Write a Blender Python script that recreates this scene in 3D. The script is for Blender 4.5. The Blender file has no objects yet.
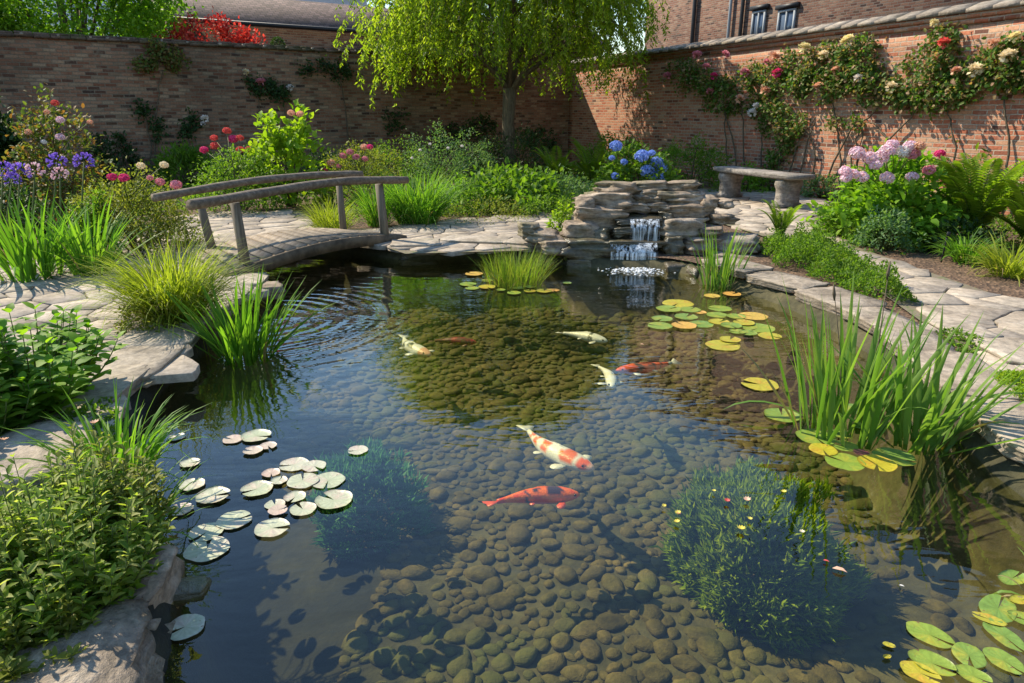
import bpy, math, random
import numpy as np
from mathutils import Vector, Matrix, noise
from mathutils.geometry import tessellate_polygon
SC = bpy.context.scene
COL = SC.collection
R = math.radians
# ------------------------------------------------------------------ camera, sky, sun, exposure
FPX, HOR, CAMZ = 690.0, 115.0, 1.5
PITCH = math.atan((341.5 - HOR) / FPX)
cam = bpy.data.objects.new('camera', bpy.data.cameras.new('camera'))
COL.objects.link(cam)
cam.location = (0, 0, CAMZ)
cam.rotation_euler = (math.pi / 2 - PITCH, 0, 0)
cam.data.sensor_width = 36.0
cam.data.lens = FPX / 1024 * 36
cam.data.clip_start = 0.05
cam.data.clip_end = 2000
SC.camera = cam
SUN_AZ, SUN_EL = 60.0, 45.0            # degrees to the left of the view direction, above the horizon
w = bpy.data.worlds.new("World"); SC.world = w; w.use_nodes = True
nt = w.node_tree
bg = nt.nodes['Background']
sky = nt.nodes.new('ShaderNodeTexSky'); sky.sky_type = 'NISHITA'; sky.sun_disc = False
sky.sun_elevation = R(SUN_EL); sky.sun_rotation = R(-SUN_AZ)
sky.air_density = 1.6; sky.dust_density = 0.1; sky.ozone_density = 5.5
nt.links.new(sky.outputs[0], bg.inputs[0]); bg.inputs[1].default_value = 0.135
sl = bpy.data.lights.new('sun', 'SUN'); sl.energy = 5.0; sl.angle = R(0.5); sl.color = (1.0, 0.89, 0.70)
so = bpy.data.objects.new('sun', sl); COL.objects.link(so)
S = Vector((-math.sin(R(SUN_AZ)) * math.cos(R(SUN_EL)), math.cos(R(SUN_AZ)) * math.cos(R(SUN_EL)), math.sin(R(SUN_EL))))
so.rotation_euler = S.to_track_quat('Z', 'Y').to_euler(); so.location = (-10, 10, 20)
SC.view_settings.view_transform = 'Standard'; SC.view_settings.look = 'None'
SC.view_settings.exposure = 0.68; SC.view_settings.gamma = 1
SC.cycles.use_denoising = True
SC.cycles.max_bounces = 7; SC.cycles.diffuse_bounces = 3; SC.cycles.glossy_bounces = 3
SC.cycles.transmission_bounces = 4; SC.cycles.transparent_max_bounces = 12
SC.cycles.caustics_reflective = False; SC.cycles.caustics_refractive = False
SC.cycles.sample_clamp_indirect = 6

# ------------------------------------------------------------------ geometry of the view: pixel of the photograph -> point of the place
CP, SP = math.cos(PITCH), math.sin(PITCH)
def ray(px, py):
    x, y = (px - 512) / FPX, (341.5 - py) / FPX
    return Vector((x, CP + y * SP, -SP + y * CP))
G = 0.15                                # paving level; the water is z = 0
def P(px, py, z=G):
    d = ray(px, py); t = (z - CAMZ) / d.z
    return Vector((d.x * t, d.y * t, z))
def PD(px, py, Y):
    d = ray(px, py); t = Y / d.y
    return Vector((d.x * t, Y, CAMZ + d.z * t))
def scale_at(p):                        # pixels per metre at a point
    return FPX / (p.y * CP - (p.z - CAMZ) * SP)
# wall planes
def _corner():
    d = ray(570, 62); t = (2.93 - CAMZ) / d.z
    return Vector((d.x * t, d.y * t, 0))
WC = _corner()
FE = math.hypot(FPX, 341.5 - HOR)
aL, aR = math.atan((1580 - 512) / FE), math.atan((187 - 512) / FE)
DL = Vector((math.sin(aL), math.cos(aL), 0)); NL = Vector((DL.y, -DL.x, 0))
DR = Vector((math.sin(aR), math.cos(aR), 0)); NR = Vector((-DR.y, DR.x, 0))
def on_wall(px, py, D, N, off=0.0):
    d = ray(px, py); c = WC + N * off
    t = (c.dot(N)) / (Vector((d.x, d.y, 0)).dot(N))
    return Vector((d.x * t, d.y * t, CAMZ + d.z * t))

# ------------------------------------------------------------------ mesh helpers
def V3(a): return np.asarray(a, dtype=float).reshape(-1, 3)
class MB:
    def __init__(s): s.v = []; s.l = []; s.t = []; s.m = []; s.c = []; s.n = 0
    def add(s, v, f, mi=0, col=None):
        v = V3(v)
        if isinstance(f, np.ndarray):
            s.l.append((f + s.n).ravel()); s.t.append(np.full(len(f), f.shape[1])); k = len(f)
        else:
            s.l.append(np.array([i + s.n for q in f for i in q])); s.t.append(np.array([len(q) for q in f])); k = len(f)
        s.m.append(np.full(k, mi)); s.v.append(v)
        if col is not None: s.c.append(np.asarray(col, float).reshape(-1, 4))
        s.n += len(v); return s
    def build(s, name, mats, parent=None, smooth=False, loc=None):
        me = bpy.data.meshes.new(name)
        v = np.concatenate(s.v); l = np.concatenate(s.l).astype(np.int32); t = np.concatenate(s.t).astype(np.int32)
        if loc is not None: v = v - np.array(loc)
        me.vertices.add(len(v)); me.vertices.foreach_set('co', v.ravel())
        me.loops.add(len(l)); me.loops.foreach_set('vertex_index', l)
        me.polygons.add(len(t)); st = np.concatenate([[0], np.cumsum(t)[:-1]]).astype(np.int32)
        me.polygons.foreach_set('loop_start', st); me.polygons.foreach_set('loop_total', t)
        if not isinstance(mats, (list, tuple)): mats = [mats]
        for m in mats: me.materials.append(m)
        me.polygons.foreach_set('material_index', np.concatenate(s.m).astype(np.int32))
        if smooth: me.polygons.foreach_set('use_smooth', np.ones(len(t), bool))
        me.update(calc_edges=True)
        if s.c:
            at = me.color_attributes.new('Col', 'FLOAT_COLOR', 'POINT'); at.data.foreach_set('color', np.concatenate(s.c).ravel())
        o = bpy.data.objects.new(name, me); COL.objects.link(o)
        if parent is not None: o.parent = parent
        if loc is not None: o.location = loc
        return o
def root(name, label, cat, loc, group=None, rz=0):
    o = bpy.data.objects.new(name, None); COL.objects.link(o); o.empty_display_size = 0.1
    o.location = loc; o.rotation_euler = (0, 0, rz); o['label'] = label; o['category'] = cat
    if group: o['group'] = group
    return o
def tag(o, label, cat, group=None, kind=None):
    o['label'] = label; o['category'] = cat
    if group: o['group'] = group
    if kind: o['kind'] = kind
    return o
def structure(o): o['kind'] = 'structure'; return o
def unit(a): return a / np.maximum(np.linalg.norm(a, axis=-1, keepdims=True), 1e-9)
def tube(mb, pts, rad, sides=8, mi=0, squash=1.0):
    pts = V3(pts); n = len(pts); rad = np.broadcast_to(np.asarray(rad, float), (n,))
    tan = unit(np.gradient(pts, axis=0)); up = np.array([0, 0, 1.0])
    if abs(tan[:, 2]).mean() > 0.9: up = np.array([1.0, 0, 0])
    a = unit(np.cross(tan, up)); b = np.cross(a, tan)
    th = np.linspace(0, 2 * np.pi, sides, endpoint=False)
    v = pts[:, None] + rad[:, None, None] * (np.cos(th)[None, :, None] * a[:, None] + squash * np.sin(th)[None, :, None] * b[:, None])
    f = [(i * sides + j, i * sides + (j + 1) % sides, (i + 1) * sides + (j + 1) % sides, (i + 1) * sides + j) for i in range(n - 1) for j in range(sides)]
    f.append(tuple(range(sides - 1, -1, -1))); f.append(tuple((n - 1) * sides + j for j in range(sides)))
    mb.add(v.reshape(-1, 3), f, mi)
def box(mb, c, sx, sy, sz, mi=0, ax=None, ay=None, az=None):
    ax = Vector(ax or (1, 0, 0)); ay = Vector(ay or (0, 1, 0)); az = Vector(az or (0, 0, 1)); c = Vector(c)
    v = [c + ax * (i * sx / 2) + ay * (j * sy / 2) + az * (k * sz / 2) for k in (-1, 1) for j in (-1, 1) for i in (-1, 1)]
    mb.add([tuple(p) for p in v], [(0, 2, 3, 1), (4, 5, 7, 6), (0, 1, 5, 4), (2, 6, 7, 3), (0, 4, 6, 2), (1, 3, 7, 5)], mi)
# leaf templates: (along, side, up)
T_DIA = (np.array([[0, 0, 0], [.45, .5, .12], [1, 0, -.08], [.45, -.5, .12]]), np.array([[0, 1, 2], [0, 2, 3]]))
T_OVAL = (np.array([[0, 0, 0], [.3, .45, .1], [.3, 0, 0], [.3, -.45, .1], [.7, .38, .06], [.7, 0, -.03], [.7, -.38, .06], [1, 0, -.14]]),
          [(0, 2, 1), (0, 3, 2), (1, 2, 5, 4), (2, 3, 6, 5), (4, 5, 7), (5, 6, 7)])
T_PETAL = (np.array([[0, 0, 0], [.6, .5, .12], [1, 0, .28], [.6, -.5, .12]]), np.array([[0, 1, 2, 3]]))
T_LOBE = (np.array([[0, 0, 0], [.12, .5, .05], [.4, .28, .05], [.55, .55, .02], [.7, .2, 0], [1, 0, -.12], [.7, -.2, 0], [.55, -.55, .02], [.4, -.28, .05], [.12, -.5, .05], [.4, 0, -.03]]),
          [(0, 10, 2, 1), (2, 10, 4, 3), (10, 5, 4), (10, 6, 5), (10, 8, 7, 6), (0, 9, 8, 10)])
def leaves(mb, pos, d, nrm, L, W, T=T_DIA, mi=0):
    pos = V3(pos); n = len(pos)
    if n == 0: return
    d = unit(V3(d)); s = unit(np.cross(V3(nrm), d)); u = np.cross(d, s)
    L = np.broadcast_to(np.asarray(L, float), (n,)); W = np.broadcast_to(np.asarray(W, float), (n,))
    tv, tf = T
    v = pos[:, None] + d[:, None] * (tv[:, 0][None, :, None] * L[:, None, None]) + s[:, None] * (tv[:, 1][None, :, None] * W[:, None, None]) + u[:, None] * (tv[:, 2][None, :, None] * L[:, None, None])
    k = len(tv)
    if isinstance(tf, np.ndarray):
        f = (tf[None] + (np.arange(n) * k)[:, None, None]).reshape(-1, tf.shape[1])
        mb.add(v.reshape(-1, 3), f, mi)
    else:
        vv = v.reshape(-1, 3); base = mb.n; first = True
        groups = {}
        for q in tf: groups.setdefault(len(q), []).append(q)
        mb.v.append(vv); off = np.arange(n) * k
        for kk, qs in groups.items():
            a = np.array(qs); f = (a[None] + off[:, None, None]).reshape(-1, kk) + base
            mb.l.append(f.ravel()); mb.t.append(np.full(len(f), kk)); mb.m.append(np.full(len(f), mi))
        mb.n += len(vv)
def blades(mb, rng, n, r, h, width, lean=0.35, droop=0.6, K=6, mi=0, c=(0, 0, 0), hvar=0.35, taper=1.0, twist=0.0):
    """upright or arching strap leaves from a clump"""
    az = rng.uniform(0, 2 * np.pi, n); rr = r * np.sqrt(rng.uniform(0, 1, n))
    base = np.stack([c[0] + rr * np.cos(az), c[1] + rr * np.sin(az), np.full(n, c[2])], 1)
    a2 = az + rng.normal(0, .7, n); out = np.stack([np.cos(a2), np.sin(a2), np.zeros(n)], 1)
    L = h * rng.uniform(1 - hvar, 1, n); th0 = np.abs(rng.normal(0, lean * .6, n)) + lean * .35 * rr / max(r, 1e-6)
    dr = droop * rng.uniform(.3, 1.3, n)
    pts = [base]; seg = L / K
    for k in range(K):
        th = th0 + dr * ((k + .5) / K) ** 1.7 * 1.6
        th = np.minimum(th, 2.7)
        pts.append(pts[-1] + seg[:, None] * (np.sin(th)[:, None] * out + np.cos(th)[:, None] * np.array([0, 0, 1.0])))
    pts = np.stack(pts, 1)
    tn = unit(np.gradient(pts, axis=1)); fa = rng.uniform(0, np.pi, n) * 1.0
    side0 = np.stack([-np.sin(a2 + (fa - 1.57) * .5), np.cos(a2 + (fa - 1.57) * .5), np.zeros(n)], 1)
    side = unit(side0[:, None] - tn * (side0[:, None] * tn).sum(-1, keepdims=True))
    nr = np.cross(side, tn)
    t = np.linspace(0, 1, K + 1); prof = np.clip(np.minimum(.55 + t * 1.6, (1 - t) ** .75 * 1.5), 0, 1) * taper
    wv = width * rng.uniform(.7, 1.2, n)
    off = side * (wv[:, None] * prof[None] * .5)[..., None]; lift = nr * (wv[:, None] * prof[None] * .18)[..., None]
    v = np.stack([pts - off + lift, pts, pts + off + lift], 2).reshape(-1, 3)
    q = []
    for k in range(K):
        for j in range(2): q.append((k * 3 + j, k * 3 + j + 1, (k + 1) * 3 + j + 1, (k + 1) * 3 + j))
    q = np.array(q); f = (q[None] + (np.arange(n) * 3 * (K + 1))[:, None, None]).reshape(-1, 4)
    mb.add(v, f, mi)
    return pts
def inside(poly, x, y):
    c = False; n = len(poly); j = n - 1
    for i in range(n):
        xi, yi = poly[i][0], poly[i][1]; xj, yj = poly[j][0], poly[j][1]
        if (yi > y) != (yj > y) and x < (xj - xi) * (y - yi) / (yj - yi) + xi: c = not c
        j = i
    return c
def dist_poly(poly, X, Y):
    """signed distance, positive inside (numpy)"""
    p = np.array([(a[0], a[1]) for a in poly]); q = np.roll(p, -1, 0)
    D = np.full(X.shape, 1e9); I = np.zeros(X.shape, bool)
    for a, b in zip(p, q):
        e = b - a; wx, wy = X - a[0], Y - a[1]
        t = np.clip((wx * e[0] + wy * e[1]) / (e @ e), 0, 1)
        D = np.minimum(D, np.hypot(wx - t * e[0], wy - t * e[1]))
        with np.errstate(divide='ignore', invalid='ignore'):
            I ^= ((a[1] > Y) != (b[1] > Y)) & (X < (b[0] - a[0]) * (Y - a[1]) / (b[1] - a[1]) + a[0])
    return np.where(I, D, -D)

# ------------------------------------------------------------------ materials
def mat(name):
    m = bpy.data.materials.new(name); m.use_nodes = True; n = m.node_tree
    return m, n.nodes, n.links, n.nodes['Principled BSDF']
def ramp(N, stops, interp='LINEAR'):
    r = N.new('ShaderNodeValToRGB'); e = r.color_ramp.elements; r.color_ramp.interpolation = interp
    while len(e) < len(stops): e.new(0.5)
    for x, (p, c) in zip(e, stops): x.position = p; x.color = (*c, 1)
    return r
def mixc(N, L, f, a, b, mode='MIX'):
    m = N.new('ShaderNodeMix'); m.data_type = 'RGBA'; m.blend_type = mode
    for s, v in ((m.inputs[0], f), (m.inputs[6], a), (m.inputs[7], b)):
        if hasattr(v, 'links'): L.new(v, s)
        elif isinstance(v, tuple): s.default_value = (*v, 1)
        else: s.default_value = v
    return m.outputs[2]
def ntex(N, L, co, scale, detail=4, rough=.55, dist=0):
    t = N.new('ShaderNodeTexNoise'); t.inputs['Scale'].default_value = scale; t.inputs['Detail'].default_value = detail
    t.inputs['Roughness'].default_value = rough; t.inputs['Distortion'].default_value = dist
    if co is not None: L.new(co, t.inputs['Vector'])
    return t.outputs[0]
def ocoord(N, world=False):
    return N.new('ShaderNodeNewGeometry').outputs['Position'] if world else N.new('ShaderNodeTexCoord').outputs['Object']
def bump(N, L, h, bs, st=.5, dist=.02):
    b = N.new('ShaderNodeBump'); b.inputs['Strength'].default_value = st; b.inputs['Distance'].default_value = dist
    L.new(h, b.inputs['Height']); L.new(b.outputs[0], bs.inputs['Normal']); return b
def leaf_mat(name, cols, trans=.4, rough=.55, tcol=None, spec=.22):
    """leaf: every leaf (mesh island) picks its own tone; light comes through it"""
    m, N, L, bs = mat(name)
    g = N.new('ShaderNodeNewGeometry'); n = len(cols)
    r = ramp(N, [(i / max(n - 1, 1), c) for i, c in enumerate(cols)]); L.new(g.outputs['Random Per Island'], r.inputs[0])
    nz = ntex(N, L, g.outputs['Position'], 3.0, 2)
    hs = N.new('ShaderNodeHueSaturation'); L.new(r.outputs[0], hs.inputs['Color'])
    mr = N.new('ShaderNodeMapRange'); mr.inputs[3].default_value = .7; mr.inputs[4].default_value = 1.35; L.new(nz, mr.inputs[0]); L.new(mr.outputs[0], hs.inputs['Value'])
    L.new(hs.outputs[0], bs.inputs['Base Color']); bs.inputs['Roughness'].default_value = rough; bs.inputs['Specular IOR Level'].default_value = spec
    t = N.new('ShaderNodeBsdfTranslucent'); k = N.new('ShaderNodeMix'); k.data_type = 'RGBA'; k.blend_type = 'MULTIPLY'; k.inputs[0].default_value = 1
    L.new(hs.outputs[0], k.inputs[6]); k.inputs[7].default_value = (*(tcol or (1.9, 2.0, .7)), 1)
    L.new(k.outputs[2], t.inputs['Color'])
    mx = N.new('ShaderNodeMixShader'); mx.inputs[0].default_value = trans
    L.new(bs.outputs[0], mx.inputs[1]); L.new(t.outputs[0], mx.inputs[2]); L.new(mx.outputs[0], N['Material Output'].inputs[0])
    return m
def plain(name, c, rough=.7, var=.15, scale=12, bumpst=.2, spec=.3):
    m, N, L, bs = mat(name); co = ocoord(N)
    n = ntex(N, L, co, scale, 5)
    a = tuple(x * (1 - var * 1.6) for x in c); b = tuple(min(1, x * (1 + var * 1.6)) for x in c)
    r = ramp(N, [(.3, a), (.7, b)]); L.new(n, r.inputs[0]); L.new(r.outputs[0], bs.inputs['Base Color'])
    bs.inputs['Roughness'].default_value = rough; bs.inputs['Specular IOR Level'].default_value = spec
    if bumpst: bump(N, L, n, bs, bumpst, .01)
    return m
def rock_mat(name, dark, mid, light, moss=0.25, wet=False, scale=1.0, bd=.03):
    m, N, L, bs = mat(name); co = ocoord(N, True)
    g = N.new('ShaderNodeNewGeometry')
    mp = N.new('ShaderNodeMapping'); L.new(co, mp.inputs[0]); mp.inputs['Scale'].default_value = (1, 1, 5)
    n1 = ntex(N, L, mp.outputs[0], 3.5 * scale, 6, .65, .6); n2 = ntex(N, L, co, 22 * scale, 6, .7); n3 = ntex(N, L, co, 1.6, 3)
    r = ramp(N, [(.28, dark), (.5, mid), (.72, light)]); L.new(n1, r.inputs[0])
    isl = N.new('ShaderNodeHueSaturation'); L.new(r.outputs[0], isl.inputs['Color'])
    oi = N.new('ShaderNodeObjectInfo'); ad = N.new('ShaderNodeMath'); ad.operation = 'ADD'; L.new(oi.outputs['Random'], ad.inputs[0]); L.new(g.outputs['Random Per Island'], ad.inputs[1])
    mr = N.new('ShaderNodeMapRange'); mr.inputs[2].default_value = 2; mr.inputs[3].default_value = .72; mr.inputs[4].default_value = 1.3; L.new(ad.outputs[0], mr.inputs[0]); L.new(mr.outputs[0], isl.inputs['Value'])
    sp = ramp(N, [(.35, (.55, .55, .55)), (.6, (1.15, 1.12, 1.08))]); L.new(n2, sp.inputs[0])
    c = mixc(N, L, .8, isl.outputs[0], sp.outputs[0], 'MULTIPLY')
    mk = ramp(N, [(.62 - moss * .3, (0, 0, 0)), (.72 - moss * .2, (1, 1, 1))]); L.new(n3, mk.inputs[0])
    mm = N.new('ShaderNodeMath'); mm.operation = 'MULTIPLY'; L.new(mk.outputs[0], mm.inputs[0]); mm.inputs[1].default_value = moss * 1.6
    c = mixc(N, L, mm.outputs[0], c, (.07, .085, .025))
    L.new(c, bs.inputs['Base Color']); bs.inputs['Roughness'].default_value = .25 if wet else .85
    bs.inputs['Specular IOR Level'].default_value = .6 if wet else .25
    ba = N.new('ShaderNodeMath'); ba.operation = 'MULTIPLY_ADD'; L.new(n2, ba.inputs[0]); ba.inputs[1].default_value = .5; L.new(n1, ba.inputs[2])
    bump(N, L, ba.outputs[0], bs, .7, bd)
    return m
def brick_mat(name, c1, c2, mortar, bw=.205, bh=.066, dirty=(.03, .03, .025), vary=1.0, dirt=.35):
    m, N, L, bs = mat(name)
    tc = N.new('ShaderNodeTexCoord'); sx = N.new('ShaderNodeSeparateXYZ'); L.new(tc.outputs['Object'], sx.inputs[0])
    cb = N.new('ShaderNodeCombineXYZ'); L.new(sx.outputs[0], cb.inputs[0]); L.new(sx.outputs[2], cb.inputs[1])
    wob = N.new('ShaderNodeTexNoise'); wob.inputs['Scale'].default_value = 3.0; L.new(cb.outputs[0], wob.inputs['Vector'])
    wm = N.new('ShaderNodeVectorMath'); wm.operation = 'MULTIPLY_ADD'; L.new(wob.outputs[1], wm.inputs[0]); wm.inputs[1].default_value = (.035, .03, 0); L.new(cb.outputs[0], wm.inputs[2])
    b = N.new('ShaderNodeTexBrick'); L.new(wm.outputs[0], b.inputs['Vector'])
    b.inputs['Scale'].default_value = 1; b.inputs['Brick Width'].default_value = bw; b.inputs['Row Height'].default_value = bh
    b.inputs['Mortar Size'].default_value = .009; b.inputs['Mortar Smooth'].default_value = .35; b.inputs['Bias'].default_value = 0
    b.inputs['Color1'].default_value = (0, 0, 0, 1); b.inputs['Color2'].default_value = (1, 1, 1, 1); b.inputs['Mortar'].default_value = (.5, .5, .5, 1)
    mid = tuple((x + y) / 2 for x, y in zip(c1, c2))
    r = ramp(N, [(0, (c1[0] * .3, c1[1] * .45, c1[2] * .6)), (.12, c1), (.45, mid), (.75, c2), (.93, (c2[0] * 1.1, c2[1] * 1.35, c2[2] * 1.4)), (1, (c1[0] * .45, c1[1] * .5, c1[2] * .5))]); L.new(b.outputs['Color'], r.inputs[0])
    n = ntex(N, L, tc.outputs['Object'], 30, 5, .7); n2 = ntex(N, L, tc.outputs['Object'], .55, 5, .6); n3 = ntex(N, L, tc.outputs['Object'], 7, 4, .7)
    sp = ramp(N, [(.3, (.6, .6, .6)), (.65, (1.2, 1.2, 1.2))]); L.new(n, sp.inputs[0])
    c = mixc(N, L, .8, r.outputs[0], sp.outputs[0], 'MULTIPLY')
    mo = mixc(N, L, .7, mortar, sp.outputs[0], 'MULTIPLY')
    c = mixc(N, L, b.outputs['Fac'], c, mo)
    ef = ramp(N, [(.52, (0, 0, 0)), (.7, (1, 1, 1))]); L.new(n3, ef.inputs[0])
    e2 = N.new('ShaderNodeMath'); e2.operation = 'MULTIPLY'; L.new(ef.outputs[0], e2.inputs[0]); e2.inputs[1].default_value = .45 * vary
    c = mixc(N, L, e2.outputs[0], c, tuple(x * 1.15 for x in mortar))
    df = ramp(N, [(.45, (0, 0, 0)), (.7, (1, 1, 1))]); L.new(n2, df.inputs[0])
    d2 = N.new('ShaderNodeMath'); d2.operation = 'MULTIPLY'; L.new(df.outputs[0], d2.inputs[0]); d2.inputs[1].default_value = dirt
    c = mixc(N, L, d2.outputs[0], c, dirty)
    L.new(c, bs.inputs['Base Color']); bs.inputs['Roughness'].default_value = .9; bs.inputs['Specular IOR Level'].default_value = .2
    h = N.new('ShaderNodeMath'); h.operation = 'MULTIPLY_ADD'; L.new(b.outputs['Fac'], h.inputs[0]); h.inputs[1].default_value = -1.0
    nn = N.new('ShaderNodeMath'); nn.operation = 'MULTIPLY_ADD'; L.new(n, nn.inputs[0]); nn.inputs[1].default_value = .5; L.new(b.outputs['Color'], nn.inputs[2])
    L.new(nn.outputs[0], h.inputs[2]); bump(N, L, h.outputs[0], bs, .8, .014)
    return m
def col_mat(name, rough=.3, spec=.5, trans=0):
    m, N, L, bs = mat(name); a = N.new('ShaderNodeVertexColor'); a.layer_name = 'Col'
    L.new(a.outputs[0], bs.inputs['Base Color']); bs.inputs['Roughness'].default_value = rough; bs.inputs['Specular IOR Level'].default_value = spec
    vo = N.new('ShaderNodeTexVoronoi'); vo.inputs['Scale'].default_value = 130; L.new(ocoord(N), vo.inputs['Vector']); L.new(mixc(N, L, .35, a.outputs[0], mixc(N, L, vo.outputs['Distance'], (1.15, 1.15, 1.15), (.45, .45, .45)), 'MULTIPLY'), bs.inputs['Base Color']); bump(N, L, vo.outputs['Distance'], bs, .4, .003)
    return m

M = {}
M['leaf_willow'] = leaf_mat('willow leaf', [(.11, .18, .015), (.20, .29, .02), (.32, .38, .04)], .55, .5)
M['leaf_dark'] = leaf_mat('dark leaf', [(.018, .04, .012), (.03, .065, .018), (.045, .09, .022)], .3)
M['leaf_mid'] = leaf_mat('mid green leaf', [(.06, .13, .015), (.105, .195, .02), (.165, .255, .03)], .44)
M['leaf_bright'] = leaf_mat('bright leaf', [(.09, .20, .015), (.14, .27, .02), (.20, .32, .03)], .45)
M['leaf_lime'] = leaf_mat('lime leaf', [(.14, .24, .012), (.20, .31, .02), (.26, .35, .03)], .45)
M['leaf_yellow'] = leaf_mat('yellow green leaf', [(.10, .14, .02), (.17, .20, .03), (.22, .22, .06)], .4)
M['leaf_rose'] = leaf_mat('rose leaf', [(.045, .10, .015), (.07, .15, .022), (.10, .18, .03), (.18, .17, .05), (.34, .20, .13)], .35)
M['leaf_bronze'] = leaf_mat('bronze tipped leaf', [(.06, .11, .02), (.10, .14, .03), (.20, .09, .04), (.12, .17, .04)], .4)
M['leaf_pale'] = leaf_mat('variegated leaf', [(.08, .15, .02), (.16, .25, .03), (.26, .32, .06), (.38, .40, .16)], .48)
M['leaf_blue'] = leaf_mat('grey green leaf', [(.06, .13, .05), (.10, .19, .07), (.16, .24, .11)], .38)
M['leaf_red'] = leaf_mat('red leaf', [(.30, .03, .03), (.50, .07, .05), (.62, .13, .09)], .4, tcol=(1.6, .8, .7))
M['blade_iris'] = leaf_mat('iris blade', [(.07, .17, .02), (.11, .24, .025), (.17, .29, .035)], .42, .5)
M['blade_reed'] = leaf_mat('reed blade', [(.08, .17, .03), (.12, .23, .04), (.19, .29, .07), (.14, .25, .04)], .42, .45)
M['blade_yellow'] = leaf_mat('golden sedge blade', [(.15, .20, .02), (.22, .27, .03), (.28, .31, .05)], .45)
M['blade_rush'] = leaf_mat('rush blade', [(.10, .18, .02), (.16, .24, .03), (.24, .26, .06)], .4)
M['blade_dry'] = leaf_mat('dry grass', [(.22, .17, .08), (.30, .24, .12)], .3)
M['fern'] = leaf_mat('fern frond', [(.10, .19, .015), (.16, .25, .02), (.20, .28, .03)], .45)
M['weed'] = leaf_mat('water weed', [(.12, .20, .008), (.20, .30, .015), (.30, .38, .03)], .4, .5, tcol=(1.6, 1.6, .6))
M['weed_deep'] = leaf_mat('deep water weed', [(.06, .16, .07), (.09, .23, .10), (.13, .28, .12)], .3, .6, tcol=(1.2, 1.6, 1))
M['stem'] = plain('green stem', (.09, .12, .03), .6)
M['woody'] = plain('woody stem', (.11, .085, .055), .85, .3, 30)
M['core'] = plain('stamen core', (.45, .32, .06), .7)
def petal(name, cols): return leaf_mat(name, cols, .3, .6, tcol=(1.2, 1.1, 1.1), spec=.25)
M['p_pink'] = petal('pink petal', [(.62, .20, .26), (.72, .34, .38)])
M['p_deep'] = petal('deep pink petal', [(.60, .03, .16), (.75, .08, .26)])
M['p_red'] = petal('red petal', [(.62, .06, .06), (.72, .16, .13)])
M['p_peach'] = petal('peach petal', [(.72, .38, .24), (.80, .54, .38)])
M['p_cream'] = petal('cream petal', [(.80, .68, .42), (.85, .78, .58)])
M['p_yellow'] = petal('yellow petal', [(.82, .72, .32), (.86, .80, .50)])
M['p_daisy'] = petal('daisy petal', [(.78, .60, .06), (.80, .68, .15)])
M['p_white'] = petal('white petal', [(.75, .72, .68), (.85, .82, .78)])
M['p_blue'] = petal('blue petal', [(.14, .24, .66), (.24, .37, .76), (.36, .50, .82)])
M['p_violet'] = petal('violet petal', [(.20, .10, .60), (.32, .20, .75), (.42, .28, .78)])
M['p_lilac'] = petal('pale pink hydrangea petal', [(.76, .48, .58), (.82, .62, .68), (.86, .76, .80)])
M['rock'] = rock_mat('grey brown rock', (.10, .08, .06), (.29, .225, .165), (.50, .41, .32), .3)
M['rock_wet'] = rock_mat('wet mossy rock', (.04, .035, .022), (.11, .09, .055), (.22, .18, .11), .35, True)
M['rock_rough'] = rock_mat('rough lichened rock', (.09, .075, .055), (.30, .245, .19), (.52, .45, .36), .35, False, 1.6, .06)
M['rock_red'] = rock_mat('pinkish rock', (.15, .12, .09), (.31, .26, .205), (.43, .37, .305), .15)
M['slab'] = rock_mat('edging slab', (.19, .16, .125), (.35, .30, .24), (.48, .42, .35), .15, False, 1.0, .012)
M['flag'] = rock_mat('sandstone flag', (.22, .18, .14), (.34, .29, .235), (.44, .385, .32), .08, False, .8, .007)
M['pebble'] = rock_mat('river pebble', (.045, .038, .014), (.095, .078, .03), (.17, .13, .058), .42)
M['bench'] = rock_mat('weathered bench stone', (.13, .115, .10), (.25, .225, .20), (.38, .35, .32), .15)

# soil and mulch
m, N, L, bs = mat('mulch'); co = ocoord(N, True)
vo = N.new('ShaderNodeTexVoronoi'); vo.inputs['Scale'].default_value = 38; L.new(co, vo.inputs['Vector'])
n1 = ntex(N, L, co, 6, 6, .7)
r = ramp(N, [(0, (.05, .03, .018)), (.5, (.12, .07, .04)), (1, (.24, .15, .09))]); L.new(vo.outputs['Color'], r.inputs[0])
r2 = ramp(N, [(.3, (.5, .5, .5)), (.7, (1.2, 1.2, 1.2))]); L.new(n1, r2.inputs[0])
L.new(mixc(N, L, 1.0, r.outputs[0], r2.outputs[0], 'MULTIPLY'), bs.inputs['Base Color']); bs.inputs['Roughness'].default_value = .95
bump(N, L, vo.outputs['Distance'], bs, .8, .02); M['mulch'] = m
m, N, L, bs = mat('joint sand'); co = ocoord(N, True); n1 = ntex(N, L, co, 14, 6, .7)
r = ramp(N, [(.3, (.09, .07, .045)), (.5, (.18, .145, .10)), (.62, (.10, .12, .04))]); L.new(n1, r.inputs[0]); L.new(r.outputs[0], bs.inputs['Base Color']); bs.inputs['Roughness'].default_value = .95; M['joint'] = m
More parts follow.
